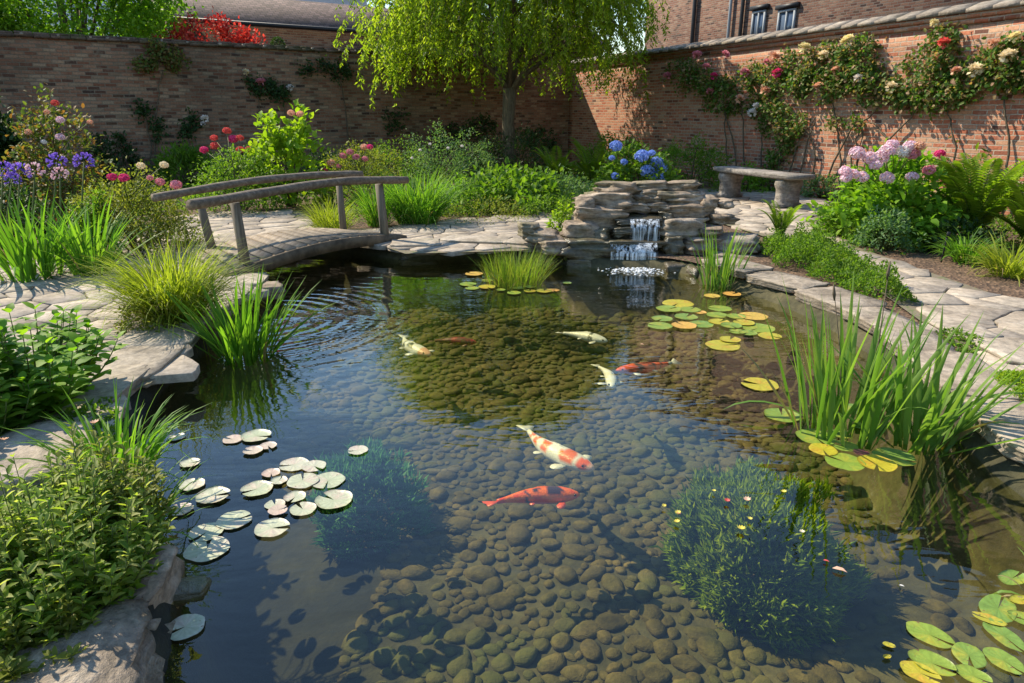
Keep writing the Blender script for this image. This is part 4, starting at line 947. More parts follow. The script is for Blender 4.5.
# ---- the weeping tree ------------------------------------------------
TP = P(509, 177, .12)
def tree_weeping():
    rng = np.random.default_rng(77); r = root('weeping_tree', 'tree with thin drooping bright green twigs in the middle of the back bed', 'tree', TP)
    mb = MB(); tube(mb, [(0, 0, -.1), (.02, 0, .5), (-.02, 0, 1.2), (.02, .02, 1.95)], [.20, .155, .14, .15], 12); mb.build('trunk', M['bark'], r)
    # limbs
    limbs = []; mb = MB()
    def limb(b_, e, r0, r1, sag=.3):
        b_, e = np.array(b_), np.array(e); t = np.linspace(0, 1, 9)[:, None]; p_ = b_ + (e - b_) * t; p_[:, 2] += sag * np.sin(np.pi * t[:, 0]) ; p_ += rng.normal(0, .03, p_.shape) * np.sin(np.pi * t)
        tube(mb, p_, np.linspace(r0, r1, 9), 7); return p_
    for i in range(9):
        a = i * 0.7 + rng.uniform(-.2, .2); rr_ = rng.uniform(1.2, 2.2); zz = rng.uniform(3.2, 5.4) if i % 2 else rng.uniform(2.7, 3.6)
        p_ = limb((0.02, .02, 1.85 + rng.uniform(-.1, .25)), (math.cos(a) * rr_, math.sin(a) * rr_, zz), .065, .022, .25); limbs.append(p_)
        for k in (3, 5, 7):
            for _ in range(2):
                a2 = a + rng.normal(0, .8); e = p_[k] + np.array([math.cos(a2), math.sin(a2), 0]) * rng.uniform(.6, 1.3) + [0, 0, rng.uniform(.1, .8)]
                limbs.append(limb(p_[k], e, .022, .008, .15))
    mb.build('limbs', M['bark'], r)
    # hanging twigs carrying leaves
    ns = 2700; mbL = MB(); mbT = MB(); RX, ZT = 2.85, 6.1
    az = rng.uniform(0, 2 * np.pi, ns); rr_ = RX * np.sqrt(rng.uniform(.0, 1, ns)); lump = np.array([1 + .28 * noise.noise(Vector((math.cos(a) * 2, math.sin(a) * 2, .5))) for a in az])
    dome = 2.6 + (ZT - 2.6) * np.sqrt(np.clip(1 - (rr_ / (RX * 1.08)) ** 2, 0, 1))
    lv = rng.uniform(0, 1, ns); z0 = 2.45 + (dome - 2.45) * np.where(lv < .55, 1 - .12 * rng.uniform(0, 1, ns), rng.uniform(.05, .95, ns))
    x0 = np.cos(az) * rr_ * lump - .18; y0 = np.sin(az) * rr_ * lump
    # twigs grow in sprays from the ends of the limbs
    nc = 125; ka = rng.integers(0, ns, nc); ki = ka[rng.integers(0, nc, ns)]
    kf = .78; x0 = x0 * (1 - kf) + (x0[ki]) * kf; y0 = y0 * (1 - kf) + y0[ki] * kf; z0 = z0 * (1 - kf) + z0[ki] * kf; rr_ = rr_ * (1 - kf) + rr_[ki] * kf
    az = np.arctan2(y0, x0 + .18) + rng.normal(0, .55, ns)
    for i in range(ns):
        o_ = np.array([math.cos(az[i]), math.sin(az[i]), 0]); ln = rng.uniform(.5, 1.35) * (.55 + .6 * rr_[i] / RX); out = rng.uniform(.45, 1.15); t = np.linspace(0, 1, 7)
        
        minz = (1.05 if abs(x0[i]) > 1.9 and x0[i] < 0 else (1.5 if abs(x0[i]) > 1.8 else 1.6)) + rng.uniform(0, .45)
        ln = min(ln, max(.35, z0[i] - minz))
        side = np.array([rng.normal(0, .12), rng.normal(0, .12), 0])
        pts = np.array([x0[i], y0[i], z0[i]]) + o_ * (out * (1 - (1 - t) ** 2))[:, None] + side * (t ** 1.5)[:, None] + np.array([0, 0, 1.0]) * (.22 * np.sin(np.pi * np.minimum(t * 2.2, 1)) * .5 - ln * t ** 1.5)[:, None]
        if i % 2 == 0: tube(mbT, pts, np.linspace(.007, .002, 7), 3)
        k = int(ln * 36) + 8; tt = rng.uniform(.08, 1, k); q = np.stack([np.interp(tt, t, pts[:, c]) for c in range(3)], 1) + rng.normal(0, .012, (k, 3))
        hd = rng.uniform(0, 2 * np.pi, k); d = np.stack([np.cos(hd) * .75, np.sin(hd) * .75, -.8 + rng.normal(0, .25, k)], 1); s = rng.uniform(.7, 1.25, k)
        leaves(mbL, q, d, rnd_unit(rng, k) + [0, 0, .6] + o_ * .3, .095 * s, .034 * s, T_DIA)
    cr = mbL.build('crown', M['leaf_willow'], r); mbT.build('twigs', M['woody'], r)
    return r
tree_weeping()
# ---- tree behind the shaded wall --------------------------------------
def tree_back(label, c, H, Rx, mk, seed, n=9000, L=.13, trunk=.16, zlow=.35, cat='tree', name='broadleaf_tree'):
    rng = np.random.default_rng(seed); r = root(name, label, cat, c); mb = MB(); tube(mb, [(0, 0, -.1), (.05, 0, H * .3), (0, .05, H * .75)], [trunk, trunk * .8, trunk * .4], 9); 
    nc = 130; q = rnd_unit(rng, nc) * (rng.uniform(.3, 1, (nc, 1)) ** .45); cc = q * [Rx, Rx, H * (1 - zlow) / 2] + [0, 0, H * (1 + zlow) / 2]
    for i in range(0, nc, 6): tube(mb, [(0, 0, H * .35), (cc[i] + [0, 0, H * .3]) / 2, cc[i]], [trunk * .35, trunk * .2, .012], 5)
    mb.build('trunk', M['bark'], r)
    per = n // nc; ci = np.repeat(np.arange(nc), per); m_ = len(ci); pos = cc[ci] + rng.normal(0, Rx * .13, (m_, 3)) * [1, 1, .55]; d = rnd_unit(rng, m_) + [0, 0, -.2]
    mb = MB(); leaves(mb, pos, d, rnd_unit(rng, m_) * .6 + [0, 0, 1], L * rng.uniform(.6, 1.2, m_), L * .55, T_DIA); mb.build('crown', M[mk], r); return r
def behind(px, py, off): 
    p = on_wall(px, py, DL, NL, off); return p
p = behind(60, 10, -2.6); tree_back('green tree spreading above the shaded wall at the top left', (p.x, p.y, 0), 5.6, 2.5, 'leaf_bright', 3, 24000, .13)
p = behind(-110, 10, -2.6); tree_back('green tree at the far left edge beyond the shaded wall', (p.x, p.y, 0), 5.2, 2.2, 'leaf_mid', 4, 14000, .12)
# red shrub behind the wall
p = behind(214, 40, -1.3); rng = np.random.default_rng(9)
r = root('red_shrub', 'coral red leaved shrub showing above the shaded wall', 'shrub', (p.x, p.y, 0)); s_ = scale_at(Vector((p.x, p.y, 3)))
wR = 47 / s_; topz = behind(214, 18, -1.3).z
nc = 90; a = rng.uniform(-1, 1, nc); cc = np.stack([a * wR * DL.x, a * wR * DL.y, 2.4 + (topz - 2.45) * np.sqrt(np.clip(1 - a ** 2, 0, 1)) ** .5 * rng.uniform(.2, 1, nc)], 1) + rng.normal(0, .12, (nc, 3)) * [1, 1, .3]
ci = np.repeat(np.arange(nc), 34); pos = cc[ci] + rng.normal(0, .09, (len(ci), 3)); mb = MB(); leaves(mb, pos, rnd_unit(rng, len(ci)) + [0, 0, .4], rnd_unit(rng, len(ci)) + [0, 0, 1], .10, .055, T_DIA); mb.build('foliage', M['leaf_red'], r)
mb = MB(); [tube(mb, [(a_ * wR * DL.x * .3, a_ * wR * DL.y * .3, 0), (a_ * wR * DL.x, a_ * wR * DL.y, 2.8)], [.03, .012], 6) for a_ in (-.7, -.35, 0, .3, .7)]; mb.build('stems', M['woody'], r)
p = behind(278, 44, -.9); r = root('topiary_ball', 'small round dark bush peeping over the wall right of the red shrub', 'shrub', (p.x, p.y, 0)); q = rnd_unit(rng, 700) * rng.uniform(.7, 1, (700, 1)); mb = MB(); leaves(mb, q * .15 + [0, 0, p.z], q + rnd_unit(rng, 700), rnd_unit(rng, 700), .04, .025); mb.build('foliage', M['leaf_dark'], r)
mb = MB(); tube(mb, [(0, 0, 0), (0, 0, p.z)], [.03, .02], 6); mb.build('stem', M['woody'], r)

# ---- climbers on walls --------------------------------------------------
def climber(label, D, Nn, blobs, stems, flowers, mk='leaf_rose', seed=1, dens=1.0, L=.075, off=(.04, .32), name='climbing_rose', cat='climber', fr=1.1, fkind='rose'):
    rng = np.random.default_rng(seed); b0 = on_wall(stems[0][0][0], stems[0][0][1], D, Nn, .15); loc = Vector((b0.x, b0.y, .12)); r = root(name, label, cat, loc)
    mb = MB()
    for (cx, cy, rx, ry) in blobs:
        p0 = on_wall(cx, cy, D, Nn, .1); s = scale_at(p0); area = rx * ry / s / s * 3.14; k = max(4, int(area * 75 * dens))
        for _ in range(k):
            a = rng.uniform(0, 6.28); q = math.sqrt(rng.uniform(0, 1)); o_ = rng.uniform(*off) * (1.05 - q * .75)
            c = on_wall(cx + rx * q * math.cos(a), cy + ry * q * math.sin(a), D, Nn, o_); m_ = 22
            pos = np.array(c - loc) + rng.normal(0, .065, (m_, 3)); nn = np.array(Nn)
            leaves(mb, pos, rnd_unit(rng, m_) + nn * .35 + [0, 0, -.15], nn * .7 + rnd_unit(rng, m_) * .7 + [0, 0, .6], L * rng.uniform(.6, 1.2, m_), L * .62, T_OVAL)
    mb.build('foliage', M[mk], r); mb = MB()
    for st in stems:
        pts = [on_wall(px, py, D, Nn, .07) for px, py in st]; pts[0].z = .08 if st is stems[0] or st[0][1] > 158 else pts[0].z
        k = np.linspace(0, len(pts) - 1, 12); a = V3([tuple(q_ - loc) for q_ in pts]); a = np.stack([np.interp(k, np.arange(len(pts)), a[:, c]) for c in range(3)], 1); a[1:-1] += rng.normal(0, .015, (10, 3))
        tube(mb, a, np.linspace(.018, .009, 12), 6)
    mb.build('stems', M['woody'], r)
    for (px, py, rp, fm) in flowers:
        c = on_wall(px, py, D, Nn, off[1] * .85); s = scale_at(c); o = flower(fkind, fm, c, rp / s * fr, r, rng, .3, name='rose'); 
    return r
climber('climbing rose with pink blooms at the left end of the sunlit wall, above the bench', DR, NR, [(683, 72, 17, 12), (706, 83, 20, 14), (722, 98, 20, 16), (741, 82, 18, 14), (690, 84, 10, 9)],
        [[(739, 172), (733, 140), (722, 105), (705, 80)], [(728, 168), (726, 135), (724, 100)], [(745, 170), (744, 130), (742, 95)]],
        [(667, 76, 5, 'p_pink'), (697, 55, 5.5, 'p_pink'), (725, 55, 5.5, 'p_pink'), (706, 67, 4.5, 'p_pink'), (714, 76, 4.5, 'p_deep'), (710, 91, 4.5, 'p_pink'), (745, 73, 6, 'p_pink'), (740, 99, 5.5, 'p_peach')], seed=11)
climber('climbing rose trailing down the wall in a tall leafy drop beside the bench', DR, NR, [(765, 78, 18, 16), (770, 104, 20, 16), (778, 125, 19, 18), (780, 148, 13, 14), (757, 108, 12, 10), (795, 130, 12, 12), (775, 162, 8, 8)],
        [[(782, 176), (780, 140), (768, 100), (765, 75)], [(786, 175), (798, 140), (815, 118)], [(764, 172), (762, 140), (768, 115)]],
        [(777, 73, 6, 'p_deep'), (774, 57, 7, 'p_peach'), (765, 91, 6, 'p_peach'), (752, 113, 5.5, 'p_white'), (756, 106, 4, 'p_white'), (768, 62, 5, 'p_pink')], seed=12)
climber('dense climbing rose with yellow and cream blooms in the middle of the sunlit wall', DR, NR, [(802, 68, 24, 22), (828, 62, 22, 20), (850, 68, 28, 26), (822, 88, 26, 14), (868, 86, 26, 18), (790, 84, 12, 12), (862, 50, 16, 12)],
        [[(822, 165), (850, 130), (880, 108), (890, 98)], [(846, 168), (838, 130), (830, 95)], [(858, 160), (862, 130), (855, 115)]],
        [(804, 48, 7, 'p_yellow'), (848, 41, 8, 'p_yellow'), (818, 87, 6, 'p_peach'), (858, 78, 5, 'p_white'), (823, 55, 6, 'p_cream'), (891, 87, 7, 'p_cream'), (836, 70, 5, 'p_peach')], seed=13)
climber('climbing rose peak with one red bloom near the right end of the sunlit wall', DR, NR, [(920, 84, 34, 22), (938, 55, 20, 22), (945, 38, 15, 12), (955, 85, 26, 20), (898, 92, 16, 12), (965, 65, 12, 10), (940, 98, 30, 10)],
        [[(868, 168), (890, 140), (912, 115), (925, 95)], [(960, 175), (955, 140), (948, 110)]],
        [(944, 43, 7, 'p_red'), (935, 59, 6, 'p_peach'), (956, 71, 6, 'p_peach'), (934, 23, 5, 'p_yellow'), (975, 70, 9, 'p_cream')], seed=14)
climber('climbing rose with large cream blooms at the right edge of the wall', DR, NR, [(992, 78, 24, 20), (1015, 62, 24, 24), (1030, 82, 24, 22), (1000, 52, 16, 10), (1050, 60, 24, 26)],
        [[(1010, 185), (1008, 140), (1005, 100), (1010, 80)], [(1050, 190), (1048, 120), (1040, 90)]],
        [(1008, 56, 9, 'p_cream'), (1015, 37, 7, 'p_yellow'), (993, 44, 6, 'p_peach')], seed=15)
climber('thin leafless rose twigs with a few leaves low on the sunlit wall', DR, NR, [(858, 122, 7, 6), (803, 120, 8, 7), (835, 125, 6, 5)], [[(850, 165), (856, 140), (862, 118)], [(800, 168), (806, 145), (815, 122)], [(812, 170), (816, 150), (803, 125)], [(900, 150), (880, 130), (866, 118)]], [], seed=16, dens=.5, name='climber')
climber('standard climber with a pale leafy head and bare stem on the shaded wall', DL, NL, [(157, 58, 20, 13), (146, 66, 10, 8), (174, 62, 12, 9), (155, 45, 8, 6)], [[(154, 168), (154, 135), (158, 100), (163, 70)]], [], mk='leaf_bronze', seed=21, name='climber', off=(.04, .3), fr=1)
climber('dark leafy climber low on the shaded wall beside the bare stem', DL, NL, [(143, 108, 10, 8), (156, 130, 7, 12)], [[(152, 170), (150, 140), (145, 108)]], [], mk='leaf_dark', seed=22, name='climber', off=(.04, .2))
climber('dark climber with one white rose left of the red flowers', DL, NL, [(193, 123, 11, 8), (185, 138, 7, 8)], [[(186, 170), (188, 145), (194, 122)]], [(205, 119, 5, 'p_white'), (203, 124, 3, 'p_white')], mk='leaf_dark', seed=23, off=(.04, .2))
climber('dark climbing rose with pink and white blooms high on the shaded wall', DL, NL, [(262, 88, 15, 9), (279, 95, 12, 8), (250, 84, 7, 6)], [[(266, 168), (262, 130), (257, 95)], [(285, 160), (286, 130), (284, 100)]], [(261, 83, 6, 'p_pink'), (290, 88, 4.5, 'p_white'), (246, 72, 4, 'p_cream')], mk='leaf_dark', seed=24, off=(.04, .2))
climber('ivy strand trailing along the top of the shaded wall beside the tree', DL, NL, [(308, 70, 10, 5), (325, 63, 12, 5), (340, 70, 10, 7), (330, 75, 8, 4)], [[(350, 160), (346, 110), (338, 72), (300, 72)]], [], mk='leaf_dark', seed=25, name='ivy', cat='climber', off=(.03, .12))
climber('dark climber behind the tree near the corner of the walls', DL, NL, [(395, 120, 14, 10), (470, 128, 26, 12), (445, 140, 16, 10), (540, 140, 20, 12)], [[(440, 172), (450, 150), (460, 125)], [(395, 165), (395, 120)]], [], mk='leaf_dark', seed=26, name='climber', dens=.6, off=(.04, .2))

# ---- back left bed --------------------------------------------------------
shrub('tall dark green shrub at the left edge of the back bed', 2, 215, 62, 95, 'leaf_dark', 3000, .11, .05, 31, spiky=.2)
shrub('rose bush with bronze tips and pink blooms behind the purple flowers', 66, 225, 92, 112, 'leaf_bronze', 3600, .07, .042, 32, spiky=.35, name='rose_bush', cat='rose bush', flowers=[(55, 103, 4, 'p_red'), (60, 120, 4.5, 'p_lilac'), (28, 132, 3.5, 'p_peach'), (60, 137, 4.5, 'p_lilac'), (44, 142, 3, 'p_white'), (90, 122, 3, 'p_peach'), (47, 112, 3, 'p_peach')])
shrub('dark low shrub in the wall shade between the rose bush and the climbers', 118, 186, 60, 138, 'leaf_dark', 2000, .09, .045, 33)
shrub('dark green leafy plant at the foot of the shaded wall under the white rose', 192, 188, 64, 150, 'leaf_mid', 1700, .13, .04, 34, T=T_DIA, up=.9)
shrub('dense yellowish green bush dotted with pink flowers left of the bridge', 138, 252, 122, 176, 'leaf_yellow', 6500, .045, .024, 35, T=T_DIA, name='flowering_bush', flowers=[(112, 177, 5, 'p_deep'), (124, 178, 5.5, 'p_deep'), (160, 182, 5, 'p_pink'), (176, 185, 6, 'p_pink'), (141, 166, 4.5, 'p_cream'), (164, 165, 4.5, 'p_cream'), (150, 178, 3.5, 'p_pink')], fY=None)
shrub('small grey green bush below the purple flowers', 96, 262, 60, 200, 'leaf_mid', 2200, .05, .026, 36, T=T_DIA)
# agapanthus
def agap(label, px, py, rp, mk, bx, by, seed):
    rng = np.random.default_rng(seed); b = P(bx, by, .12); r = root('agapanthus', label, 'flower', b, None); f = PD(px, py, b.y); s = scale_at(f)
    o = flower('umbel', mk, f, rp / s * 1.15, r, rng); mb = MB(); q = f - b; tube(mb, [(0, 0, 0), (q.x * .3 + .01, 0, q.z * .55), (q.x, q.y, q.z)], [.009, .008, .006], 6); mb.build('stem', M['stem'], r)
agap('purple agapanthus head at the left edge of the photograph', 3, 171, 10, 'p_violet', 6, 262, 41)
agap('purple agapanthus head second from the left edge', 20, 173, 10, 'p_violet', 22, 262, 42)
agap('faded pinkish agapanthus head between the purple ones', 35, 171, 8.5, 'p_lilac', 37, 262, 43)
agap('purple agapanthus head in the middle above the iris leaves', 57, 162, 9, 'p_violet', 58, 262, 44)
agap('paler purple agapanthus head just below the middle one', 60, 175, 8, 'p_lilac', 66, 262, 45)
agap('rightmost purple agapanthus head standing before the rose bush', 84, 162, 9.5, 'p_violet', 86, 262, 46)
agap('low purple agapanthus head behind the first two', 12, 180, 8, 'p_violet', 10, 258, 47)
# foliage filling behind the irises
shrub('dark bushy plant behind the iris leaves at the left edge', 14, 250, 90, 190, 'leaf_dark', 2400, .06, .03, 37)
tuft('large clump of broad iris leaves at the left edge by the paving', 34, 280, 118, 192, 'blade_iris', 90, .034, .55, .35, 51, 'iris_clump', 'iris', rfrac=.42)
tuft('second clump of broad iris leaves between the first clump and the golden grass', 94, 277, 82, 196, 'blade_iris', 70, .03, .5, .35, 52, 'iris_clump', 'iris', rfrac=.38)
tuft('golden green tuft of fine grass on the paving edge left of the bridge', 176, 324, 122, 218, 'blade_yellow', 900, .009, .55, 1.1, 53, dry=50, rfrac=.36)
shrub('low fringe of creeping plant at the foot of the golden grass', 152, 330, 62, 296, 'leaf_yellow', 900, .035, .018, 54, T=T_DIA, name='creeping_plant', cat='ground cover', stems=False)
tuft('broad leaved water iris growing in the pond margin by the left bank', 246, 362, 108, 268, 'blade_iris', 85, .026, .55, .3, 55, 'water_iris', 'iris', z0=-.05, rfrac=.42)
# behind the bridge
shrub('leafy green bush behind the bridge under the red flowers', 240, 212, 96, 152, 'leaf_mid', 4200, .055, .028, 61, T=T_DIA, name='flowering_bush',
      flowers=[(227, 131, 4.5, 'p_red'), (214, 138, 4, 'p_red'), (233, 139, 5, 'p_deep'), (240, 138, 4, 'p_red'), (215, 146, 5, 'p_red'), (204, 150, 4.5, 'p_deep'), (240, 150, 4.5, 'p_red'), (249, 150, 4.5, 'p_red')], fY=P(240, 205).y, ftilt=.3)
shrub('bright lime green broad leaved shrub behind the bridge', 292, 206, 74, 114, 'leaf_lime', 1500, .12, .085, 62, flowers=[(291, 113, 4, 'p_peach'), (300, 114, 4, 'p_peach')], ftilt=.2)
shrub('pink flowered bushy plant between the lime shrub and the tree', 362, 203, 84, 148, 'leaf_yellow', 4200, .05, .026, 63, T=T_DIA, name='flowering_bush', flowers=[(331, 163, 4.5, 'p_peach'), (325, 171, 3.5, 'p_red'), (343, 156, 4, 'p_pink'), (350, 152, 4, 'p_pink'), (356, 157, 4, 'p_pink'), (364, 147, 4, 'p_peach'), (339, 166, 3, 'p_pink'), (365, 159, 3.5, 'p_pink'), (370, 147, 3.5, 'p_deep')])
tuft('golden grass tuft seen under the bridge handrail', 332, 231, 88, 188, 'blade_yellow', 360, .008, .6, 1.0, 64)
tuft('big bright green arching grass clump beside the bridge end', 418, 224, 108, 162, 'blade_iris', 520, .016, .5, .8, 65)
tuft('bright grass clump right behind the bridge end', 378, 226, 56, 172, 'blade_iris', 200, .013, .5, .7, 66)
shrub('grey green bush with small white flowers left of the tree', 440, 196, 82, 140, 'leaf_blue', 3200, .05, .024, 67, T=T_DIA, spiky=.3, flowers=[(420, 150, 1.7, 'p_white'), (430, 144, 1.7, 'p_white'), (448, 148, 1.7, 'p_white'), (412, 158, 1.7, 'p_white'), (462, 146, 1.7, 'p_white')])
shrub('grey green bush standing close to the tree trunk on its left', 476, 194, 54, 140, 'leaf_blue', 2000, .05, .024, 68, T=T_DIA, spiky=.35)
shrub('bushy green perennial between the big grass clump and the tree', 400, 190, 70, 146, 'leaf_mid', 2400, .06, .025, 69, T=T_DIA, spiky=.3)
shrub('broad patch of low leafy perennials in front of the tree', 508, 208, 120, 172, 'leaf_mid', 2300, .12, .06, 70, flat=.9, name='perennial_patch', cat='plant')
shrub('low leafy perennial in front of the tree on the left', 462, 212, 56, 182, 'leaf_bright', 1500, .05, .026, 71, name='perennial', cat='plant')
shrub('bluish green perennials right of the tree trunk', 560, 206, 70, 172, 'leaf_blue', 2200, .055, .024, 72, T=T_DIA, name='perennial', cat='plant')
shrub('low creeping plants along the far path edge', 488, 219, 96, 204, 'leaf_yellow', 1700, .035, .018, 73, T=T_DIA, name='creeping_plant', cat='ground cover', stems=False)
shrub('low creeping plants at the path edge left of the waterfall', 548, 217, 66, 198, 'leaf_mid', 1400, .04, .02, 74, T=T_DIA, name='creeping_plant', cat='ground cover', stems=False)
fern('pale green fern left of the blue hydrangea, nearest the tree', 556, 188, 56, 148, 18, 75)
fern('pale green fern directly left of the blue hydrangea', 592, 188, 60, 142, 18, 76)
shrub('green shrub in front of the shaded corner of the walls', 610, 180, 70, 138, 'leaf_mid', 2400, .07, .035, 77, spiky=.25)
shrub('blue hydrangea bush behind the waterfall', 638, 200, 84, 152, 'leaf_mid', 2600, .085, .05, 78, name='hydrangea', cat='hydrangea', stems=True,
      flowers=[(616, 146, 7, 'p_blue'), (642, 156, 8, 'p_blue'), (657, 162, 7, 'p_blue'), (647, 171, 8, 'p_blue'), (657, 178, 9, 'p_blue'), (662, 168, 6, 'p_blue'), (624, 162, 4, 'p_blue'), (652, 153, 4, 'p_blue'), (615, 176, 4.5, 'p_blue'), (612, 158, 3.5, 'p_blue')], ftilt=.2)
shrub('mid green bush right of the blue hydrangea by the sunlit wall', 690, 190, 70, 142, 'leaf_mid', 2800, .07, .028, 79, T=T_DIA, spiky=.25)
shrub('small green bush behind the left leg of the bench', 745, 192, 46, 168, 'leaf_bright', 1200, .06, .03, 80)
shrub('low green plants under the bench against the wall', 772, 191, 60, 172, 'leaf_bright', 1500, .06, .03, 81, name='perennial', cat='plant')
shrub('pale leafy plant between the bench and the pink hydrangea', 822, 198, 46, 176, 'leaf_blue', 1300, .055, .028, 82, name='perennial', cat='plant')
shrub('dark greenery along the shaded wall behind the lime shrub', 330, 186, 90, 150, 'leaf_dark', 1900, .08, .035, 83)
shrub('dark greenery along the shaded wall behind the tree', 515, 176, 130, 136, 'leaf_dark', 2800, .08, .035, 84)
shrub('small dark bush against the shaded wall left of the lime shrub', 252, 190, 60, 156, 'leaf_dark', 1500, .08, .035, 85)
shrub('bright yellow green rounded plant growing from the rocks left of the waterfall', 562, 238, 34, 208, 'leaf_lime', 620, .045, .03, 86, name='small_plant', cat='plant', z0=.2)
shrub('straggly little plant hanging at the waterline below the bright plant', 566, 262, 24, 238, 'leaf_yellow', 240, .035, .018, 87, name='small_plant', cat='plant', z0=.02)
# ---- right bed --------------------------------------------------------
shrub('big hydrangea with pale pink mophead blooms in the right bed', 884, 238, 130, 158, 'leaf_bright', 3600, .10, .065, 91, name='hydrangea', cat='hydrangea', low=0,
      flowers=[(857, 153, 8, 'p_lilac'), (869, 158, 8, 'p_lilac'), (881, 157, 8, 'p_lilac'), (887, 151, 8, 'p_lilac'), (892, 145, 7, 'p_lilac'), (903, 152, 8, 'p_white'), (913, 154, 7.5, 'p_pink'), (845, 171, 6.5, 'p_lilac'), (853, 174, 6.5, 'p_lilac'), (862, 177, 7, 'p_lilac'), (846, 178, 6, 'p_lilac'), (887, 178, 7.5, 'p_lilac'), (912, 177, 6.5, 'p_lilac'), (929, 170, 6.5, 'p_pink'), (920, 146, 6, 'p_peach'), (910, 146, 7, 'p_lilac'), (876, 165, 6.5, 'p_lilac')], ftilt=.25, fY=P(884, 238).y - .3)
shrub('leafy green bush against the wall at the right edge', 985, 212, 120, 138, 'leaf_mid', 3400, .12, .045, 92, T=T_DIA, up=.2, spiky=.25, flowers=[(940, 154, 5.5, 'p_deep'), (946, 181, 5, 'p_deep'), (1002, 184, 6.5, 'p_deep')], ftilt=.2)
shrub('second leafy bush filling the far right corner of the bed', 1060, 222, 90, 150, 'leaf_mid', 2600, .11, .045, 93, T=T_DIA, spiky=.25)
fern('large bright fern in the right bed', 968, 244, 120, 160, 30, 94, erect=.85)
fern('fern at the right edge of the frame behind the strap leaves', 1030, 252, 110, 180, 24, 95)
shrub('grey green edging plant below the pink hydrangea', 884, 250, 60, 212, 'leaf_blue', 1800, .05, .024, 96, T=T_DIA, name='perennial', cat='plant')
shrub('low green skirt of plants at the bed edge beside the bench patio', 845, 236, 60, 200, 'leaf_mid', 1800, .06, .026, 97, T=T_DIA, name='perennial', cat='plant')
tuft('pale grass tuft at the front of the right bed', 916, 248, 66, 216, 'blade_rush', 300, .007, .6, .9, 98)
tuft('strappy daylily clump at the front of the right bed', 968, 262, 84, 224, 'blade_iris', 170, .016, .7, 1.1, 99, 'daylily', 'daylily')
tuft('golden strappy daylily clump at the right edge', 1010, 276, 90, 226, 'blade_yellow', 190, .016, .7, 1.0, 100, 'daylily', 'daylily')
shrub('dark filler plant under the large fern', 955, 250, 80, 226, 'leaf_dark', 1600, .06, .03, 101, name='perennial', cat='plant')
mb = MB(); p = P(941, 262, .12); r = root('plant_marker', 'small dark plant marker stake in the right bed', 'marker', p, None); tube(mb, [(0, 0, -.05), (.01, 0, .2), (.015, .01, .26)], [.008, .008, .006], 6); mb.build('stake', M['iron'], r); mb = MB(); box(mb, (.015, -.01, .27), .035, .006, .06); mb.build('tag_plate', M['iron'], r)
# ---- between path and pond on the right ----------------------------------
fern('small bright fern beside the path near the waterfall', 779, 242, 52, 202, 14, 111, erect=.9)
def mat_plant(label, pix, seed, mk, n, L=.028, hgt=.09, name='creeping_thyme'):
    rng = np.random.default_rng(seed); poly = [tuple(P(x, y, .15)[:2]) for x, y in pix]; xs, ys = zip(*poly); c = Vector((sum(xs) / len(xs), sum(ys) / len(ys), .14)); r = root(name, label, 'ground cover', c)
    q = rng.uniform([min(xs), min(ys)], [max(xs), max(ys)], (n * 4, 2)); d = dist_poly(poly, q[:, 0], q[:, 1]) + np.array([.16 * noise.noise(Vector((a_ * 3.5, b_ * 3.5, seed))) for a_, b_ in q]); q = q[d > -.01]; d = d[d > -.01][:n]; q = q[:n]; k = len(q)
    hh = np.array([hgt * min(1, .25 + dd / .1) * (.35 + 2.2 * abs(noise.noise(Vector((a * 4, b_ * 4, seed))))) for (a, b_), dd in zip(q, d)])
    pos = np.stack([q[:, 0] - c.x, q[:, 1] - c.y, hh * rng.uniform(.3, 1.1, k)], 1); mb = MB(); leaves(mb, pos, rnd_unit(rng, k) * .9 + [0, 0, .7], rnd_unit(rng, k) + [0, 0, 1], L * rng.uniform(.6, 1.3, k), L * .45, T_DIA)
    mb.build('foliage', M[mk], r); return r
mat_plant('green creeping mat between the small fern and the right path', [(762, 248), (800, 240), (835, 248), (858, 266), (900, 292), (912, 303), (880, 302), (838, 285), (800, 270), (770, 262)], 112, 'leaf_mid', 15000, .032, .15)
mat_plant('lime green moss like mat on the stones at the right edge', [(985, 374), (1010, 368), (1050, 378), (1090, 400), (1060, 420), (1024, 404), (996, 393)], 113, 'leaf_lime', 4500, .022, .05, 'moss_mat')
mat_plant('thin weeds in the paving joints beside the right path stones', [(935, 330), (960, 332), (985, 350), (970, 358), (948, 348)], 114, 'leaf_mid', 420, .03, .05, 'small_weeds')
mat_plant('weeds between the rocks near the waterfall and the path', [(700, 232), (745, 236), (765, 246), (740, 252), (712, 245)], 115, 'leaf_yellow', 700, .03, .06, 'small_weeds')
# ---- water plants ---------------------------------------------------------
tuft('small upright reeds in the water right of the waterfall', 718, 289, 66, 226, 'blade_reed', 60, .018, .32, .25, 121, 'reeds', 'reeds', z0=-.03, rfrac=.5)
tuft('tall reed clump with upright blades in the right of the pond, left of the pair', 838, 436, 128, 286, 'blade_reed', 56, .029, .34, .22, 122, 'reeds', 'reeds', z0=-.03, rfrac=.62, K=7)
tuft('tall reed clump by the right bank, right of the pair', 915, 446, 126, 318, 'blade_reed', 48, .030, .55, .28, 123, 'reeds', 'reeds', z0=-.03, rfrac=.45, K=7, hs=1.05)
tuft('tiny reed sprout at the foot of the right bank', 955, 443, 20, 412, 'blade_reed', 7, .018, .5, .2, 124, 'reeds', 'reeds', z0=-.02)
tuft('round island of fine rushes in the far middle of the pond', 515, 284, 76, 245, 'blade_rush', 420, .006, .45, .35, 125, 'rushes', 'rushes', z0=-.02, rfrac=.75, dry=60)
